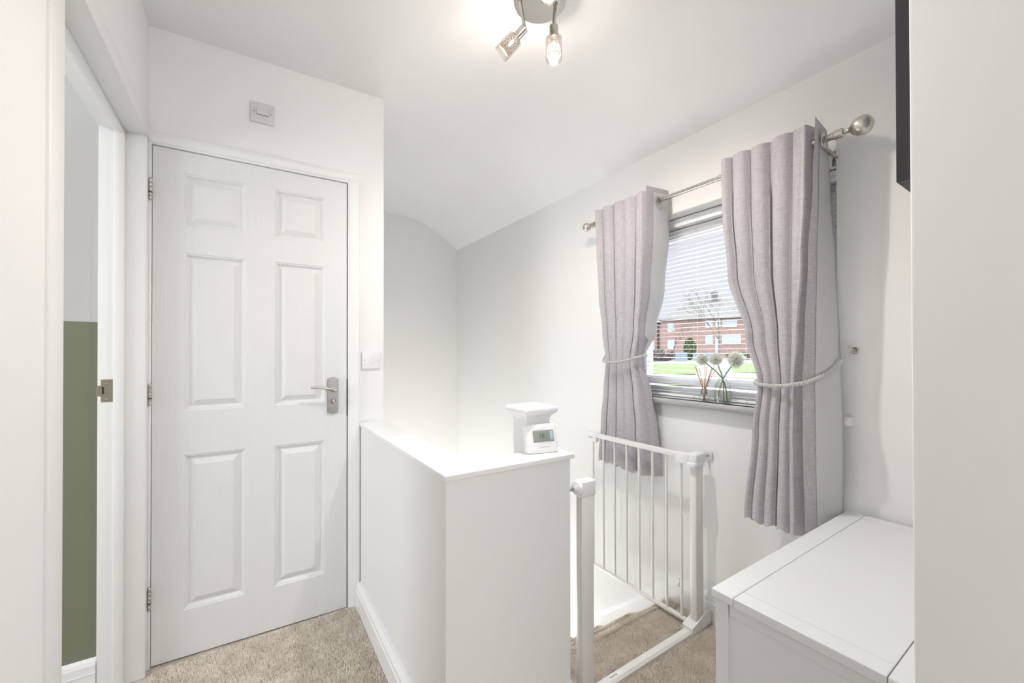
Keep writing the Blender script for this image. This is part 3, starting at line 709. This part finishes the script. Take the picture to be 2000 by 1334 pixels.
# ------------------------------------------------------------------ curtains
def interp(rows, z):
    rows = sorted(rows, key=lambda r: -r[0])
    if z >= rows[0][0]: return rows[0][1:]
    if z <= rows[-1][0]: return rows[-1][1:]
    for a, b in zip(rows, rows[1:]):
        if b[0] <= z <= a[0]:
            t = (a[0] - z) / (a[0] - b[0]); t = t * t * (3 - 2 * t) if True else t
            return [p + (q - p) * t for p, q in zip(a[1:], b[1:])]
def curtain(name, rows, n, ztop, zbot, label, bottoms, seed, lin_z=-9, heads=0.03):
    """rows: z, y far edge, y last ridge, amplitude, x centre, y valley, x valley, y edge, x edge"""
    rnd = random.Random(seed)
    jit = [(rnd.uniform(-0.12, 0.12), rnd.uniform(0.97, 1.10)) for _ in range(2 * n + 3)]
    zsl = []; k = 60
    for i in range(k + 1): zsl.append(ztop + (zbot - ztop) * i / k)
    grid = []
    for z in zsl:
        yF, yN, A, xc, yV, xV, yE, xE = interp(rows, z)
        pts = []
        w_ = (yF - yN) / n
        for s in range(n + 1):
            j, a = jit[s]
            y = yF - w_ * s + (j * w_ * 0.6 if 0 < s < n else 0)
            fx = xc - A * a
            for u, dx_ in ((0.47, 0.5), (0.42, 0.36), (0.22, 0.07), (-0.02, 0.0), (-0.24, 0.09), (-0.43, 0.40), (-0.475, 0.5)):
                if s == 0 and u > 0: continue
                if s == n and u < -0.3: continue
                pts.append((fx + dx_ * A * 1.1, y + u * w_, z))
            vf = -0.35 + 1.35 * min(1, max(0, (1.82 - z) / 0.25))
            if s < n: pts.append((xc + A * a * vf, y - 0.5 * w_, z))
        pts.append((xV, yV, z)); pts.append((xE, yE, z))
        # squarer folds: add shoulders
        path = cr(pts, 4)
        grid.append(path)
    m_ = len(grid[0])
    hem = []
    top_w = lambda i: 0
    bm = NB(); V = []
    for r, path in enumerate(grid):
        row = []
        for i, p in enumerate(path):
            q = p.copy()
            if r == 0: q.z += heads * 0
            if r >= 50: q.z += bottoms(i / (m_ - 1)) * ((r - 50) / 10)
            row.append(bm.verts.new(q))
        V.append(row)
    for r in range(len(V) - 1):
        for i in range(m_ - 1): bm.faces.new((V[r][i], V[r][i + 1], V[r + 1][i + 1], V[r + 1][i]))
    c = obj(name, bm, M['linen'], smooth=True)
    tag(c, label, 'curtain')
    # lining, 3 mm behind the face cloth, stopping short of hem and side seams
    bm = NB(); V = []
    start = 3; end = m_ - 1
    # arc-length limit for the side hem
    for r, path in enumerate(grid[1:-2]):
        row = []
        L = 0; e = m_ - 1
        while e > 0 and L < 0.026: L += (path[e] - path[e - 1]).length; e -= 1
        idx = [start + (e - start) * k / (m_ - start - 1) for k in range(m_ - start)]
        for f in idx:
            i0 = int(f); fr_ = f - i0; i1 = min(i0 + 1, m_ - 1)
            p = path[i0].lerp(path[i1], fr_)
            d = path[min(i0 + 1, m_ - 1)] - path[max(i0 - 1, 0)]
            nrm = Vector((-d.y, d.x, 0)).normalized()   # towards the back
            if nrm.x == 0 and nrm.y == 0: nrm = Vector((1, 0, 0))
            q = p + nrm * 0.003
            if r + 1 >= 50: q.z += bottoms(i0 / (m_ - 1)) * ((r + 1 - 50) / 10)
            row.append(bm.verts.new(q))
        V.append(row)
    for r in range(len(V) - 1):
        for i in range(len(V[0]) - 1):
            if V[r][i].co.z < lin_z and i > len(V[0]) * 0.86: continue
            bm.faces.new((V[r][i], V[r][i + 1], V[r + 1][i + 1], V[r + 1][i]))
    ln = obj('lining', bm, M['lining'], c, smooth=True); ln['label'] = 'white lining'
    return c, grid
def K(px):  # slope y/x of a sight line, used while measuring the drape
    return px
# columns: z, yF, yN, A, xc, yV, xV, yE, xE
rowsR = [
 (1.962, 0.885, 0.605, 0.034, 1.612, 0.570, 1.690, 0.553, 1.545),
 (1.75, 0.880, 0.607, 0.034, 1.610, 0.566, 1.700, 0.560, 1.543),
 (1.50, 0.860, 0.615, 0.030, 1.606, 0.549, 1.690, 0.574, 1.541),
 (1.25, 0.790, 0.622, 0.024, 1.595, 0.535, 1.676, 0.584, 1.539),
 (1.08, 0.745, 0.628, 0.018, 1.583, 0.524, 1.664, 0.590, 1.536),
 (0.90, 0.765, 0.632, 0.024, 1.590, 0.521, 1.666, 0.590, 1.536),
 (0.57, 0.798, 0.632, 0.030, 1.600, 0.529, 1.680, 0.588, 1.545)]
cR, gR = curtain('curtain', rowsR, 4, 1.962, 0.565, 'lilac grey linen curtain right of the window, nearest the chest', lambda t: 0.006 * math.sin(t * 40), 3)
rowsL = [
 (1.965, 1.585, 1.285, 0.032, 1.612, 1.200, 1.685, 1.215, 1.540),
 (1.75, 1.575, 1.285, 0.030, 1.610, 1.205, 1.690, 1.225, 1.550),
 (1.50, 1.560, 1.290, 0.026, 1.606, 1.230, 1.690, 1.245, 1.555),
 (1.30, 1.530, 1.300, 0.020, 1.595, 1.260, 1.665, 1.275, 1.565),
 (1.15, 1.510, 1.330, 0.013, 1.592, 1.295, 1.615, 1.300, 1.582),
 (0.98, 1.560, 1.335, 0.017, 1.630, 1.275, 1.655, 1.285, 1.612),
 (0.82, 1.600, 1.335, 0.020, 1.655, 1.262, 1.682, 1.272, 1.632),
 (0.59, 1.625, 1.330, 0.022, 1.662, 1.242, 1.690, 1.255, 1.640)]
cL, gL = curtain('curtain', rowsL, 4, 1.965, 0.585, 'lilac grey linen curtain left of the window, behind the gate', lambda t: 0.008 * math.sin(t * 33), 9, lin_z=1.12)
for c, y, x in ((cL, 1.197, 1.61), (cR, 0.551, 1.612)):
    bm = NB(); q = [(x + 0.023 * math.cos(2 * PI * k / 28), y + 0.004 + 0.012 * math.cos(2 * PI * k / 28) * 0.3, RZ + 0.023 * math.sin(2 * PI * k / 28) - 0.004) for k in range(28)]
    tube(bm, q, 0.0042, 10, closed=True); e = obj('eyelet', bm, M['nickel'], c, True); e['label'] = 'nickel eyelet ring'

def rope(bm, path, R0=0.0042, r=0.0036, pitch=0.028):
    pts = cr(path, 14); n = len(pts); L = 0; cum = [0]
    for a, b in zip(pts, pts[1:]): L += (b - a).length; cum.append(L)
    for k in range(3):
        out = []; up = Vector((0, 0, 1))
        for i, p in enumerate(pts):
            d = (pts[min(i + 1, n - 1)] - pts[max(i - 1, 0)]).normalized(); s_ = d.cross(up).normalized(); u_ = s_.cross(d)
            a = 2 * PI * (cum[i] / pitch + k / 3); out.append(p + (s_ * math.cos(a) + u_ * math.sin(a)) * R0)
        tube(bm, out, r, 8)
tbk = empty('tieback', (1.60, 0.62, 1.10)); tag(tbk, 'silver grey twisted rope tieback round the right curtain with loops on its hook', 'tieback')
ti = Matrix.Translation((-1.60, -0.62, -1.10))
bm = NB(); rope(bm, [(1.648, 0.528, 1.155), (1.60, 0.545, 1.122), (1.548, 0.570, 1.098), (1.521, 0.60, 1.086), (1.528, 0.635, 1.078), (1.545, 0.68, 1.074), (1.555, 0.72, 1.074), (1.57, 0.752, 1.078), (1.60, 0.765, 1.085), (1.64, 0.75, 1.095), (1.69, 0.70, 1.11), (1.7075, 0.62, 1.14), (1.7075, 0.56, 1.17)])
o = obj('rope', bm, M['rope'], tbk, True); o.matrix_parent_inverse = ti
bm = NB(); p = [(1.642, 0.531, 1.150), (1.650, 0.5275, 1.156), (1.658, 0.5245, 1.162), (1.664, 0.522, 1.168)]
tube(bm, p, [0.007, 0.0105, 0.0105, 0.007], 16); o = obj('knot', bm, M['rope'], tbk, True); o.matrix_parent_inverse = ti
bm = NB()
for dz in (-0.003, 0.004): tube(bm, cr([(1.664, 0.522, 1.168), (1.676, 0.513 + dz * 0.3, 1.180 + dz), (1.685, 0.507, 1.190 + dz * 0.8), (1.690, 0.502, 1.198)], 5), 0.0016, 8)
o = obj('loop', bm, M['rope'], tbk, True); o.matrix_parent_inverse = ti
tb2 = empty('tieback', (1.58, 1.40, 1.15)); tag(tb2, 'silver grey twisted rope tieback round the left curtain', 'tieback')
t2 = Matrix.Translation((-1.58, -1.40, -1.15))
bm = NB(); rope(bm, [(1.70, 1.60, 1.185), (1.64, 1.575, 1.165), (1.59, 1.535, 1.152), (1.562, 1.50, 1.144), (1.552, 1.44, 1.142), (1.555, 1.38, 1.147), (1.558, 1.32, 1.160), (1.575, 1.283, 1.172), (1.61, 1.275, 1.178), (1.65, 1.32, 1.18), (1.68, 1.42, 1.185), (1.70, 1.58, 1.19)], 0.0036, 0.0031, 0.024)
o = obj('rope', bm, M['rope'], tb2, True); o.matrix_parent_inverse = t2
hk = empty('tieback_hook', (W, 0.500, 1.200)); tag(hk, 'small nickel tieback hook screwed to the wall right of the window', 'hook')
bm = NB(); q = [(0.0075 * 0 - 0.012, 0.0105 * math.cos(2 * PI * k / 24), 0.0105 * math.sin(2 * PI * k / 24) - 0.002) for k in range(24)]; tube(bm, q, 0.0018, 8, closed=True)
obj('ring', bm, M['nickel'], hk, True)
bm = NB(); tube(bm, cr([(0, 0, 0), (-0.016, 0.002, -0.002), (-0.026, 0.006, -0.004), (-0.030, 0.008, 0.008)], 5), 0.0032, 10)
lathe(bm, [(0.0002, -0.006), (0.0045, -0.004), (0.006, 0), (0.0045, 0.004), (0.0002, 0.006)], (-0.031, 0.008, 0.012), (0, 0, 1), 16); lathe(bm, [(0.009, 0), (0.008, 0.003)], (0, 0, 0), (-1, 0, 0), 16)
obj('arm', bm, M['nickel'], hk, True, auto=50)

# ------------------------------------------------------------------ sill ornaments
SZ = 0.972
dx, dy = 1.715, 1.043
rd = empty('reed_diffuser', (dx, dy, SZ)); tag(rd, 'small glass reed diffuser with brown reeds on the window sill', 'reed diffuser')
bm = NB(); lathe(bm, [(0.022, 0.0005), (0.0255, 0.003), (0.0262, 0.016), (0.0235, 0.024), (0.013, 0.030), (0.0115, 0.036)], seg=32, cap=True); obj('bottle', bm, M['bottle'], rd, True)
bm = NB(); lathe(bm, [(0.0215, 0.003), (0.0225, 0.012)], seg=28); obj('oil', bm, M['bottle'], rd, True)
bm = NB(); lathe(bm, [(0.0135, 0.034), (0.0138, 0.036), (0.0138, 0.054), (0.012, 0.056)], seg=28); obj('collar', bm, M['handle'], rd, True, auto=50)
def upx(dpx, h): return (0.837 * dpx / 434, -0.548 * dpx / 434, h)
for (bx, tx, th_, r) in ((5, -17, 0.158, 0.0021), (3, -9, 0.152, 0.0013), (-2, 6, 0.158, 0.0012), (0, 16, 0.150, 0.0021), (-4, 24, 0.150, 0.0012), (2, 2, 0.165, 0.0012), (-3, 20, 0.156, 0.0012)):
    b_ = upx(bx * 0.6, 0.004); m2 = upx(tx * 0.12, 0.055); t_ = upx(tx, th_)
    dyo = random.uniform(-0.004, 0.004)
    bm = NB(); tube(bm, [(b_[0] + dyo, b_[1], b_[2]), (m2[0] + dyo * .5, m2[1], m2[2]), (t_[0] + dyo * 2, t_[1] + dyo, t_[2])], r, 8); obj('reed', bm, M['reed'], rd, True)
vx, vy = 1.712, 0.957
vs = empty('vase', (vx, vy, SZ)); tag(vs, 'clear glass bottle vase holding white pompom flowers on the window sill', 'vase')
bm = NB(); lathe(bm, [(0.030, 0.0005), (0.0335, 0.003), (0.034, 0.06), (0.0325, 0.075), (0.026, 0.089), (0.018, 0.097), (0.0155, 0.104), (0.0155, 0.118), (0.0185, 0.124), (0.0170, 0.124), (0.0140, 0.118), (0.0140, 0.104), (0.0165, 0.096), (0.0245, 0.087), (0.031, 0.074), (0.0322, 0.06), (0.0315, 0.006), (0.0002, 0.004)], seg=40); obj('glass', bm, M['bottle'], vs, True)
def flower(base, mid, head, r, lab, seed):
    rnd = random.Random(seed)
    f = empty('pompom_flower', (vx, vy, SZ)); tag(f, lab, 'flower', 'white pompom flowers in the vase')
    bm = NB(); tube(bm, cr([base, mid, head], 8), 0.0024, 8); obj('stem', bm, M['stem'], f, True)
    bm = NB(); h = Vector(head)
    N_ = 620
    for k in range(N_):
        z = 1 - 2 * (k + 0.5) / N_; a = k * 2.399963; s_ = math.sqrt(1 - z * z)
        d = Vector((s_ * math.cos(a), s_ * math.sin(a), z)); d = (d + Vector((rnd.uniform(-.12, .12), rnd.uniform(-.12, .12), rnd.uniform(-.12, .12)))).normalized()
        t = d.orthogonal().normalized(); t = Matrix.Rotation(rnd.uniform(0, 6.28), 3, d) @ t
        R1 = r * rnd.uniform(0.82, 1.04)
        v1 = bm.verts.new(h + d * r * 0.15); v2 = bm.verts.new(h + d * R1 * 0.75 + t * r * 0.055); v3 = bm.verts.new(h + d * R1 + d.cross(t) * r * 0.05); v4 = bm.verts.new(h + d * R1 * 0.75 - t * r * 0.055)
        bm.faces.new((v1, v2, v3, v4))
    obj('flower_head', bm, M['petal'], f)
    return f
def V_(dpx, depth, h): a = upx(dpx, h); return (a[0] + depth * 0.4, a[1] + depth * 0.6, a[2])
flower(V_(9, 0.0, 0.008), V_(0, 0.0, 0.105), V_(-37, 0.01, 0.190), 0.029, 'white pompom flower in the vase, leftmost of the three', 1)
flower(V_(3, 0.004, 0.008), V_(1, 0.004, 0.105), V_(-14, -0.01, 0.190), 0.030, 'white pompom flower in the vase, middle of the three', 2)
flower(V_(-10, -0.006, 0.02), V_(0, -0.006, 0.105), V_(26, 0.0, 0.188), 0.040, 'large white pompom flower in the vase, rightmost and fullest of the three', 3)

# ------------------------------------------------------------------ ceiling light
fwv = Vector((0.5479, 0.8365, 0)); rtv = Vector((0.8365, -0.5479, 0))
def CP(F, lat, z): q = fwv * F + rtv * lat; return Vector((q.x, q.y, z))
pc = CP(1.415, 0.100, HC)
cl = empty('ceiling_light', tuple(pc)); tag(cl, 'round nickel ceiling spotlight fitting with crackle glass shades', 'ceiling light')
ci = Matrix.Translation(-pc)
def cpart(name, bm, m, parent=None, smooth=True, auto=45):
    o = obj(name, bm, m, parent or cl, smooth, auto=auto)
    if parent is None: o.matrix_parent_inverse = ci
    return o
bm = NB(); lathe(bm, [(0.092, 0), (0.092, 0.010), (0.088, 0.014), (0.0002, 0.0145)], tuple(pc), (0, 0, -1), 56); cpart('ceiling_plate', bm, M['nickel'], auto=30)
def spot(root, joint, end, watts, L=0.125):
    root, joint, end = Vector(root), Vector(joint), Vector(end); ax = (end - joint).normalized()
    bm = NB(); tube(bm, [root, root.lerp(joint, 0.5), joint], 0.0062, 14); lathe(bm, [(0.009, 0), (0.009, 0.006)], tuple(root), (0, 0, -1), 20)
    arm = cpart('arm', bm, M['nickel'])
    bm = NB(); lathe(bm, [(0.012, -0.004), (0.0155, -0.002), (0.0155, 0.034), (0.0165, 0.036), (0.0165, 0.040)], tuple(joint), tuple(ax), 28); cpart('lamp_holder', bm, M['nickel'], arm)
    bm = NB(); lathe(bm, [(0.012, 0.037), (0.0235, 0.040), (0.0235, 0.100)], tuple(joint), tuple(ax), 36, cap=False); cpart('inner_shade', bm, M['crackle'], arm)
    bm = NB(); lathe(bm, [(0.0242, 0.092), (0.0242, 0.099)], tuple(joint), tuple(ax), 36, cap=False); cpart('shade_band', bm, M['bronze'], arm)
    bm = NB(); lathe(bm, [(0.0165, 0.036), (0.029, 0.042), (0.029, 0.116), (0.0275, 0.116), (0.0275, 0.043)], tuple(joint), tuple(ax), 36, cap=False); cpart('outer_shade', bm, M['shadeglass'], arm)
    bm = NB(); lathe(bm, [(0.0015, 0.052), (0.0030, 0.055), (0.0034, 0.061), (0.0028, 0.067), (0.0003, 0.070)], tuple(joint), tuple(ax), 20); cpart('bulb', bm, M['bulb'], arm)
    sl_ = bpy.data.lights.new('spot_lamp', 'SPOT'); sl_.energy = watts; sl_.spot_size = R(165); sl_.spot_blend = 0.6; sl_.shadow_soft_size = 0.02; sl_.color = (1, 0.995, 0.985)
    so = bpy.data.objects.new('spot_lamp', sl_); COL.objects.link(so); so.location = joint + ax * 0.073; so.rotation_euler = ax.to_track_quat('-Z', 'Y').to_euler()
spot(CP(1.42, 0.155, HC - 0.014), CP(1.42, 0.150, 2.345), CP(1.42, 0.150, 2.2), 42)
spot(CP(1.40, 0.030, HC - 0.014), CP(1.42, 0.046, 2.342), CP(1.45, -0.030, 2.280), 2)
spot(CP(1.30, 0.095, HC - 0.014), CP(1.215, 0.108, 2.30), CP(1.12, 0.105, 2.195), 14)

# ------------------------------------------------------------------ outside, seen through the window
EA = R(59) ; # street frame: a = away from the house, b = to the right
ed = Vector((math.sin(EA), math.cos(EA), 0)); er = Vector((math.cos(EA), -math.sin(EA), 0))
EROT = math.atan2(er.y, er.x)     # local x = b, local y = a
def ext(name): o = empty(name, (0, 0, 0), EROT); return o
def gz(a):
    P = [(0, -2.6), (22, -2.6), (30, -2.1), (35.5, -1.32), (42, -0.93), (55, -0.22), (69, 0.1), (140, 1.0)]
    for (a0, z0), (a1, z1) in zip(P, P[1:]):
        if a <= a1: return z0 + (z1 - z0) * (a - a0) / (a1 - a0)
    return P[-1][1]
def strip(bm, b0, b1, a0, a1, dz, n=10):
    rows = []
    for i in range(n + 1):
        a = a0 + (a1 - a0) * i / n; rows.append([bm.verts.new((b, a, gz(a) + dz)) for b in (b0, b1)])
    for A, B in zip(rows, rows[1:]): bm.faces.new((A[0], A[1], B[1], B[0]))
bm = NB(); strip(bm, -60, 80, 3, 140, 0, 60); struct(obj('ground', bm, M['paving'], rot=(0, 0, EROT)), 'pale street paving outside the window', 'ground')
def lawn(poly, lab):
    bm = NB(); b0, b1, a0, a1 = poly; strip(bm, b0, b1, a0, a1, 0.06, 8); strip(bm, b0, b1, a0, a1, -0.2, 1)
    tag(obj('lawn', bm, M['grass'], rot=(0, 0, EROT)), lab, 'lawn', kind='stuff')
lawn((-12, -0.9, 41.5, 53), 'green lawn behind the left half of the blind')
lawn((2.4, 12, 44, 54), 'green lawn beyond the rightmost flower')
lawn((2.0, 9, 36.5, 40), 'narrow grass verge behind the vase')
lawn((-3.2, -0.3, 34.2, 36), 'small grass patch in front of the left lawn')
def house(lab, b0, b1, a0, a1, ze, zr, rl, rr_, wins, chim=None):
    h = ext('house'); tag(h, lab, 'house')
    zb = gz(a0) - 0.4
    bm = NB(); box(bm, (b0, a0, zb), (b1, a1, ze)); obj('wall', bm, M['brick'], h)
    bm = NB(); ov = 0.4; am = (a0 + a1) / 2
    e = [bm.verts.new(p) for p in ((b0 - ov, a0 - ov, ze), (b1 + ov, a0 - ov, ze), (b1 + ov, a1 + ov, ze), (b0 - ov, a1 + ov, ze))]
    r0 = bm.verts.new((rl, am, zr)); r1 = bm.verts.new((rr_, am, zr))
    bm.faces.new((e[0], e[1], r1, r0)); bm.faces.new((e[2], e[3], r0, r1)); bm.faces.new((e[3], e[0], r0)); bm.faces.new((e[1], e[2], r1)); bm.faces.new(e[::-1])
    obj('roof', bm, M['tile'], h)
    for (x0, x1, z0, z1) in wins:
        bm = NB(); frame2 = 0.09
        y = a0 - 0.05
        box(bm, (x0, y, z0), (x0 + frame2, y + 0.1, z1)); box(bm, (x1 - frame2, y, z0), (x1, y + 0.1, z1)); box(bm, (x0, y, z0), (x1, y + 0.1, z0 + frame2)); box(bm, (x0, y, z1 - frame2), (x1, y + 0.1, z1))
        nb = max(1, int((x1 - x0) / 0.6))
        for k in range(1, nb): xx = x0 + (x1 - x0) * k / nb; box(bm, (xx - 0.04, y, z0), (xx + 0.04, y + 0.1, z1))
        wn = obj('window', bm, M['winframe'], h)
        bm = NB(); box(bm, (x0 + 0.05, y + 0.03, z0 + 0.05), (x1 - 0.05, y + 0.06, z1 - 0.05)); obj('pane', bm, M['winpane'], wn)
    if chim:
        bm = NB(); box(bm, (chim - 0.55, am - 0.45, zr - 1.2), (chim + 0.35, am + 0.45, zr + 1.0)); box(bm, (chim - 0.65, am - 0.5, zr + 1.0), (chim + 0.45, am + 0.5, zr + 1.15)); obj('chimney', bm, M['tile'], h)
    return h
house('brick semi detached house with a chimney and broad grey hipped roof', -6.6, 11, 69, 77, 6.3, 9.6, -2.4, 3.6,
      [(-5.6, -4.6, 4.4, 5.8), (-5.6, -4.6, 1.6, 3.1), (-0.15, 0.85, 4.9, 6.1), (1.25, 1.9, 4.9, 6.1), (2.2, 4.1, 4.9, 6.1), (6, 7.6, 4.9, 6.1), (-0.15, 0.85, 2.3, 3.75), (1.2, 1.9, 0.5, 3.6), (2.1, 4.6, 2.3, 3.7), (6, 7.6, 2.3, 3.7)], 1.3)
house('brick house at the left end of the window view with grey roof', -17, -7.6, 73, 82, 6.2, 8.9, -14, -8.6,
      [(-9.0, -8.0, 4.4, 5.8), (-9.0, -8.0, 1.6, 3.1), (-12, -10.8, 4.4, 5.8)])
# fence and hedges
def fence(lab, b0, b1, a, h):
    f = ext('garden_fence'); tag(f, lab, 'fence'); z = gz(a)
    bm = NB(); n = int((b1 - b0) / 0.14)
    for k in range(n): box(bm, (b0 + k * 0.14, a, z), (b0 + k * 0.14 + 0.125, a + 0.03, z + h))
    obj('boards', bm, M['bluefence'], f)
    bm = NB(); box(bm, (b0, a + 0.03, z + 0.2), (b1, a + 0.07, z + 0.3)); box(bm, (b0, a + 0.03, z + h - 0.3), (b1, a + 0.07, z + h - 0.2)); obj('rail', bm, M['bluefence'], f)
fence('pale blue board fence left of the dark green conifer', -3.9, -2.3, 60, 1.25)
fence('long pale blue board fence below the brick house', -1.7, 1.8, 60.5, 1.15)
def blob(name, lab, cat, b, a, sb, sa, h, m, n=900, leaf=0.16, seed=1):
    rnd = random.Random(seed); bm = NB(); z0 = gz(a)
    for k in range(n):
        u = rnd.random(); th = rnd.uniform(0, 2 * PI); ph = math.acos(rnd.uniform(-1, 1)); rr = 0.75 + 0.25 * rnd.random()
        c = Vector((b + sb * rr * math.sin(ph) * math.cos(th), a + sa * rr * math.sin(ph) * math.sin(th), z0 + h / 2 + h / 2 * rr * math.cos(ph)))
        d = Vector((rnd.uniform(-1, 1), rnd.uniform(-1, 1), rnd.uniform(-1, 1))).normalized(); t = d.orthogonal().normalized(); w_ = d.cross(t)
        s_ = leaf * rnd.uniform(0.6, 1.3)
        bm.faces.new([bm.verts.new(c + t * s_), bm.verts.new(c + w_ * s_), bm.verts.new(c - t * s_), bm.verts.new(c - w_ * s_)])
    o = obj(name, bm, m, rot=(0, 0, EROT)); tag(o, lab, cat); return o
blob('conifer', 'dark green conifer in front of the left brick house', 'tree', -2.2, 64, 0.8, 0.8, 3.3, M['leaf'], 700, seed=4)
blob('hedge', 'brown winter hedge at the left edge of the window view', 'hedge', -5.6, 58, 1.9, 0.6, 1.6, M['winterleaf'], 800, seed=5)
blob('shrub', 'low green shrub under the brick house windows', 'shrub', 0.3, 66, 0.7, 0.5, 1.0, M['leaf'], 300, seed=6)
blob('hedge', 'green hedge under the right windows of the brick house', 'hedge', 4.2, 66, 1.6, 0.5, 1.1, M['leaf'], 500, seed=8)
def bare_tree(lab, b, a, H, seed, spread=0.5, r0=0.16, depth=7):
    rnd = random.Random(seed); bm = NB()
    def grow(p, d, L, r, n):
        q = p + d * L; mid = p.lerp(q, 0.5) + Vector((rnd.uniform(-1, 1), rnd.uniform(-1, 1), 0)) * L * 0.05
        tube(bm, [p, mid, q], [r, r * 0.85, r * 0.68], 5 if n < 4 else 7, caps=False)
        if n == 0: return
        for k in range(3 if n > 2 and rnd.random() < 0.6 else 2):
            dd = (d + Vector((rnd.uniform(-1, 1), rnd.uniform(-1, 1), rnd.uniform(-0.35, 0.65))) * spread * 1.25).normalized()
            grow(q, dd, L * rnd.uniform(0.66, 0.86), r * 0.62, n - 1)
    grow(Vector((b, a, gz(a) - 0.1)), Vector((0, 0, 1)), H * 0.24, r0, depth)
    o = obj('bare_tree', bm, M['bark'], rot=(0, 0, EROT)); tag(o, lab, 'tree'); return o
bare_tree('tall leafless tree in front of the chimneyed brick house', 1.5, 59, 12.5, 11, 0.55, 0.17)
bare_tree('smaller leafless tree in front of the left brick house', -4.2, 62, 8.0, 5, 0.6, 0.12, 6)
# parked car
car = ext('car'); tag(car, 'pale blue parked car, its roof just above the bottom of the window', 'car')
ca, cb = 30.0, 2.1; cz = gz(ca)
bm = NB(); prism(bm, [(0, 0.3), (0.1, 0.75), (0.9, 0.9), (1.6, 1.38), (3.0, 1.42), (3.9, 1.0), (4.2, 0.9), (4.25, 0.3)], 0, 1.7, 'y'); bmesh.ops.transform(bm, matrix=Matrix.Translation((cb, ca, cz)), verts=bm.verts[:]); obj('body', bm, M['carpaint'], car, bevel=0.06)
bm = NB(); prism(bm, [(1.0, 0.93), (1.62, 1.34), (2.95, 1.37), (3.7, 1.02)], -0.02, 1.72, 'y'); bmesh.ops.transform(bm, matrix=Matrix.Translation((cb, ca, cz)), verts=bm.verts[:]); obj('window', bm, M['carglass'], car)
for x in (0.8, 3.4):
    for y in (-0.02, 1.52):
        bm = NB(); lathe(bm, [(0.31, 0), (0.31, 0.2)], (cb + x, ca + y, cz + 0.31), (0, 1, 0), 20); obj('wheel', bm, M['carglass'], car)

# ------------------------------------------------------------------ lights, world, camera
def area(name, loc, rot, sx, sy, e, col):
    l = bpy.data.lights.new(name, 'AREA'); l.shape = 'RECTANGLE'; l.size = sx; l.size_y = sy; l.energy = e; l.color = col
    o = bpy.data.objects.new(name, l); COL.objects.link(o); o.location = loc; o.rotation_euler = rot; return o
# added fill panel behind the camera, and daylight through the side room's window
area('bedroom_fill_panel', (0, -3.18, 1.55), (R(90), 0, 0), 2.7, 1.25, 16, (1.0, 1.0, 1.0))
area('side_room_window_daylight', (-2.58, 1.25, 1.5), (0, R(-90), 0), 1.1, 1.05, 25, (0.93, 0.96, 1.0))
pl_ = bpy.data.lights.new('bedroom_fill', 'POINT'); pl_.energy = 9; pl_.shadow_soft_size = 0.2; pl_.color = (1, 0.98, 0.95)  # unseen fill lamp behind the camera, added to lift the landing
po = bpy.data.objects.new('bedroom_fill', pl_); COL.objects.link(po); po.location = (0.3, -1.5, 2.0)
hl = bpy.data.lights.new('stairwell_fill', 'POINT'); hl.energy = 24; hl.shadow_soft_size = 0.2; hl.color = (0.99, 1, 1)  # added fill lamp hidden below the half wall, brightens the stairwell
ho = bpy.data.objects.new('stairwell_fill', hl); COL.objects.link(ho); ho.location = (0.80, 2.65, -0.85)

wd = bpy.data.worlds.new('overcast_sky'); sc.world = wd; wd.use_nodes = True
bg = wd.node_tree.nodes['Background']; bg.inputs['Color'].default_value = (0.93, 0.945, 1.0, 1); bg.inputs['Strength'].default_value = 0.95
_tc = wd.node_tree.nodes.new('ShaderNodeTexCoord'); _sx = wd.node_tree.nodes.new('ShaderNodeSeparateXYZ'); _mr = wd.node_tree.nodes.new('ShaderNodeMapRange')
_mr.inputs['From Min'].default_value = 0.25; _mr.inputs['From Max'].default_value = 0.9; _mr.inputs['To Min'].default_value = 0.67; _mr.inputs['To Max'].default_value = 7.0
wd.node_tree.links.new(_tc.outputs['Generated'], _sx.inputs[0]); wd.node_tree.links.new(_sx.outputs['Z'], _mr.inputs['Value']); wd.node_tree.links.new(_mr.outputs['Result'], bg.inputs['Strength'])   # overcast: brighter overhead

cam = bpy.data.cameras.new('camera'); co = bpy.data.objects.new('camera', cam); COL.objects.link(co)
yw, pt, rl = R(33.2232), R(0.354), R(-0.1027)
fw = Vector((math.sin(yw) * math.cos(pt), math.cos(yw) * math.cos(pt), math.sin(pt))); rt = Vector((math.cos(yw), -math.sin(yw), 0)); up = rt.cross(fw)
rt2 = rt * math.cos(rl) + up * math.sin(rl); up2 = up * math.cos(rl) - rt * math.sin(rl)
mm = Matrix((rt2, up2, -fw)).transposed().to_4x4(); mm.translation = (0, 0, 1.1946); co.matrix_world = mm
cam.sensor_width = 36; cam.lens = 786.964 / 2000 * 36; cam.shift_y = (682.86 - 667) / 2000; cam.clip_start = 0.02; cam.clip_end = 500
sc.camera = co
sc.view_settings.view_transform = 'Standard'; sc.view_settings.look = 'None'; sc.view_settings.gamma = 1; sc.view_settings.use_curve_mapping = False
sc.view_settings.exposure = 0.46
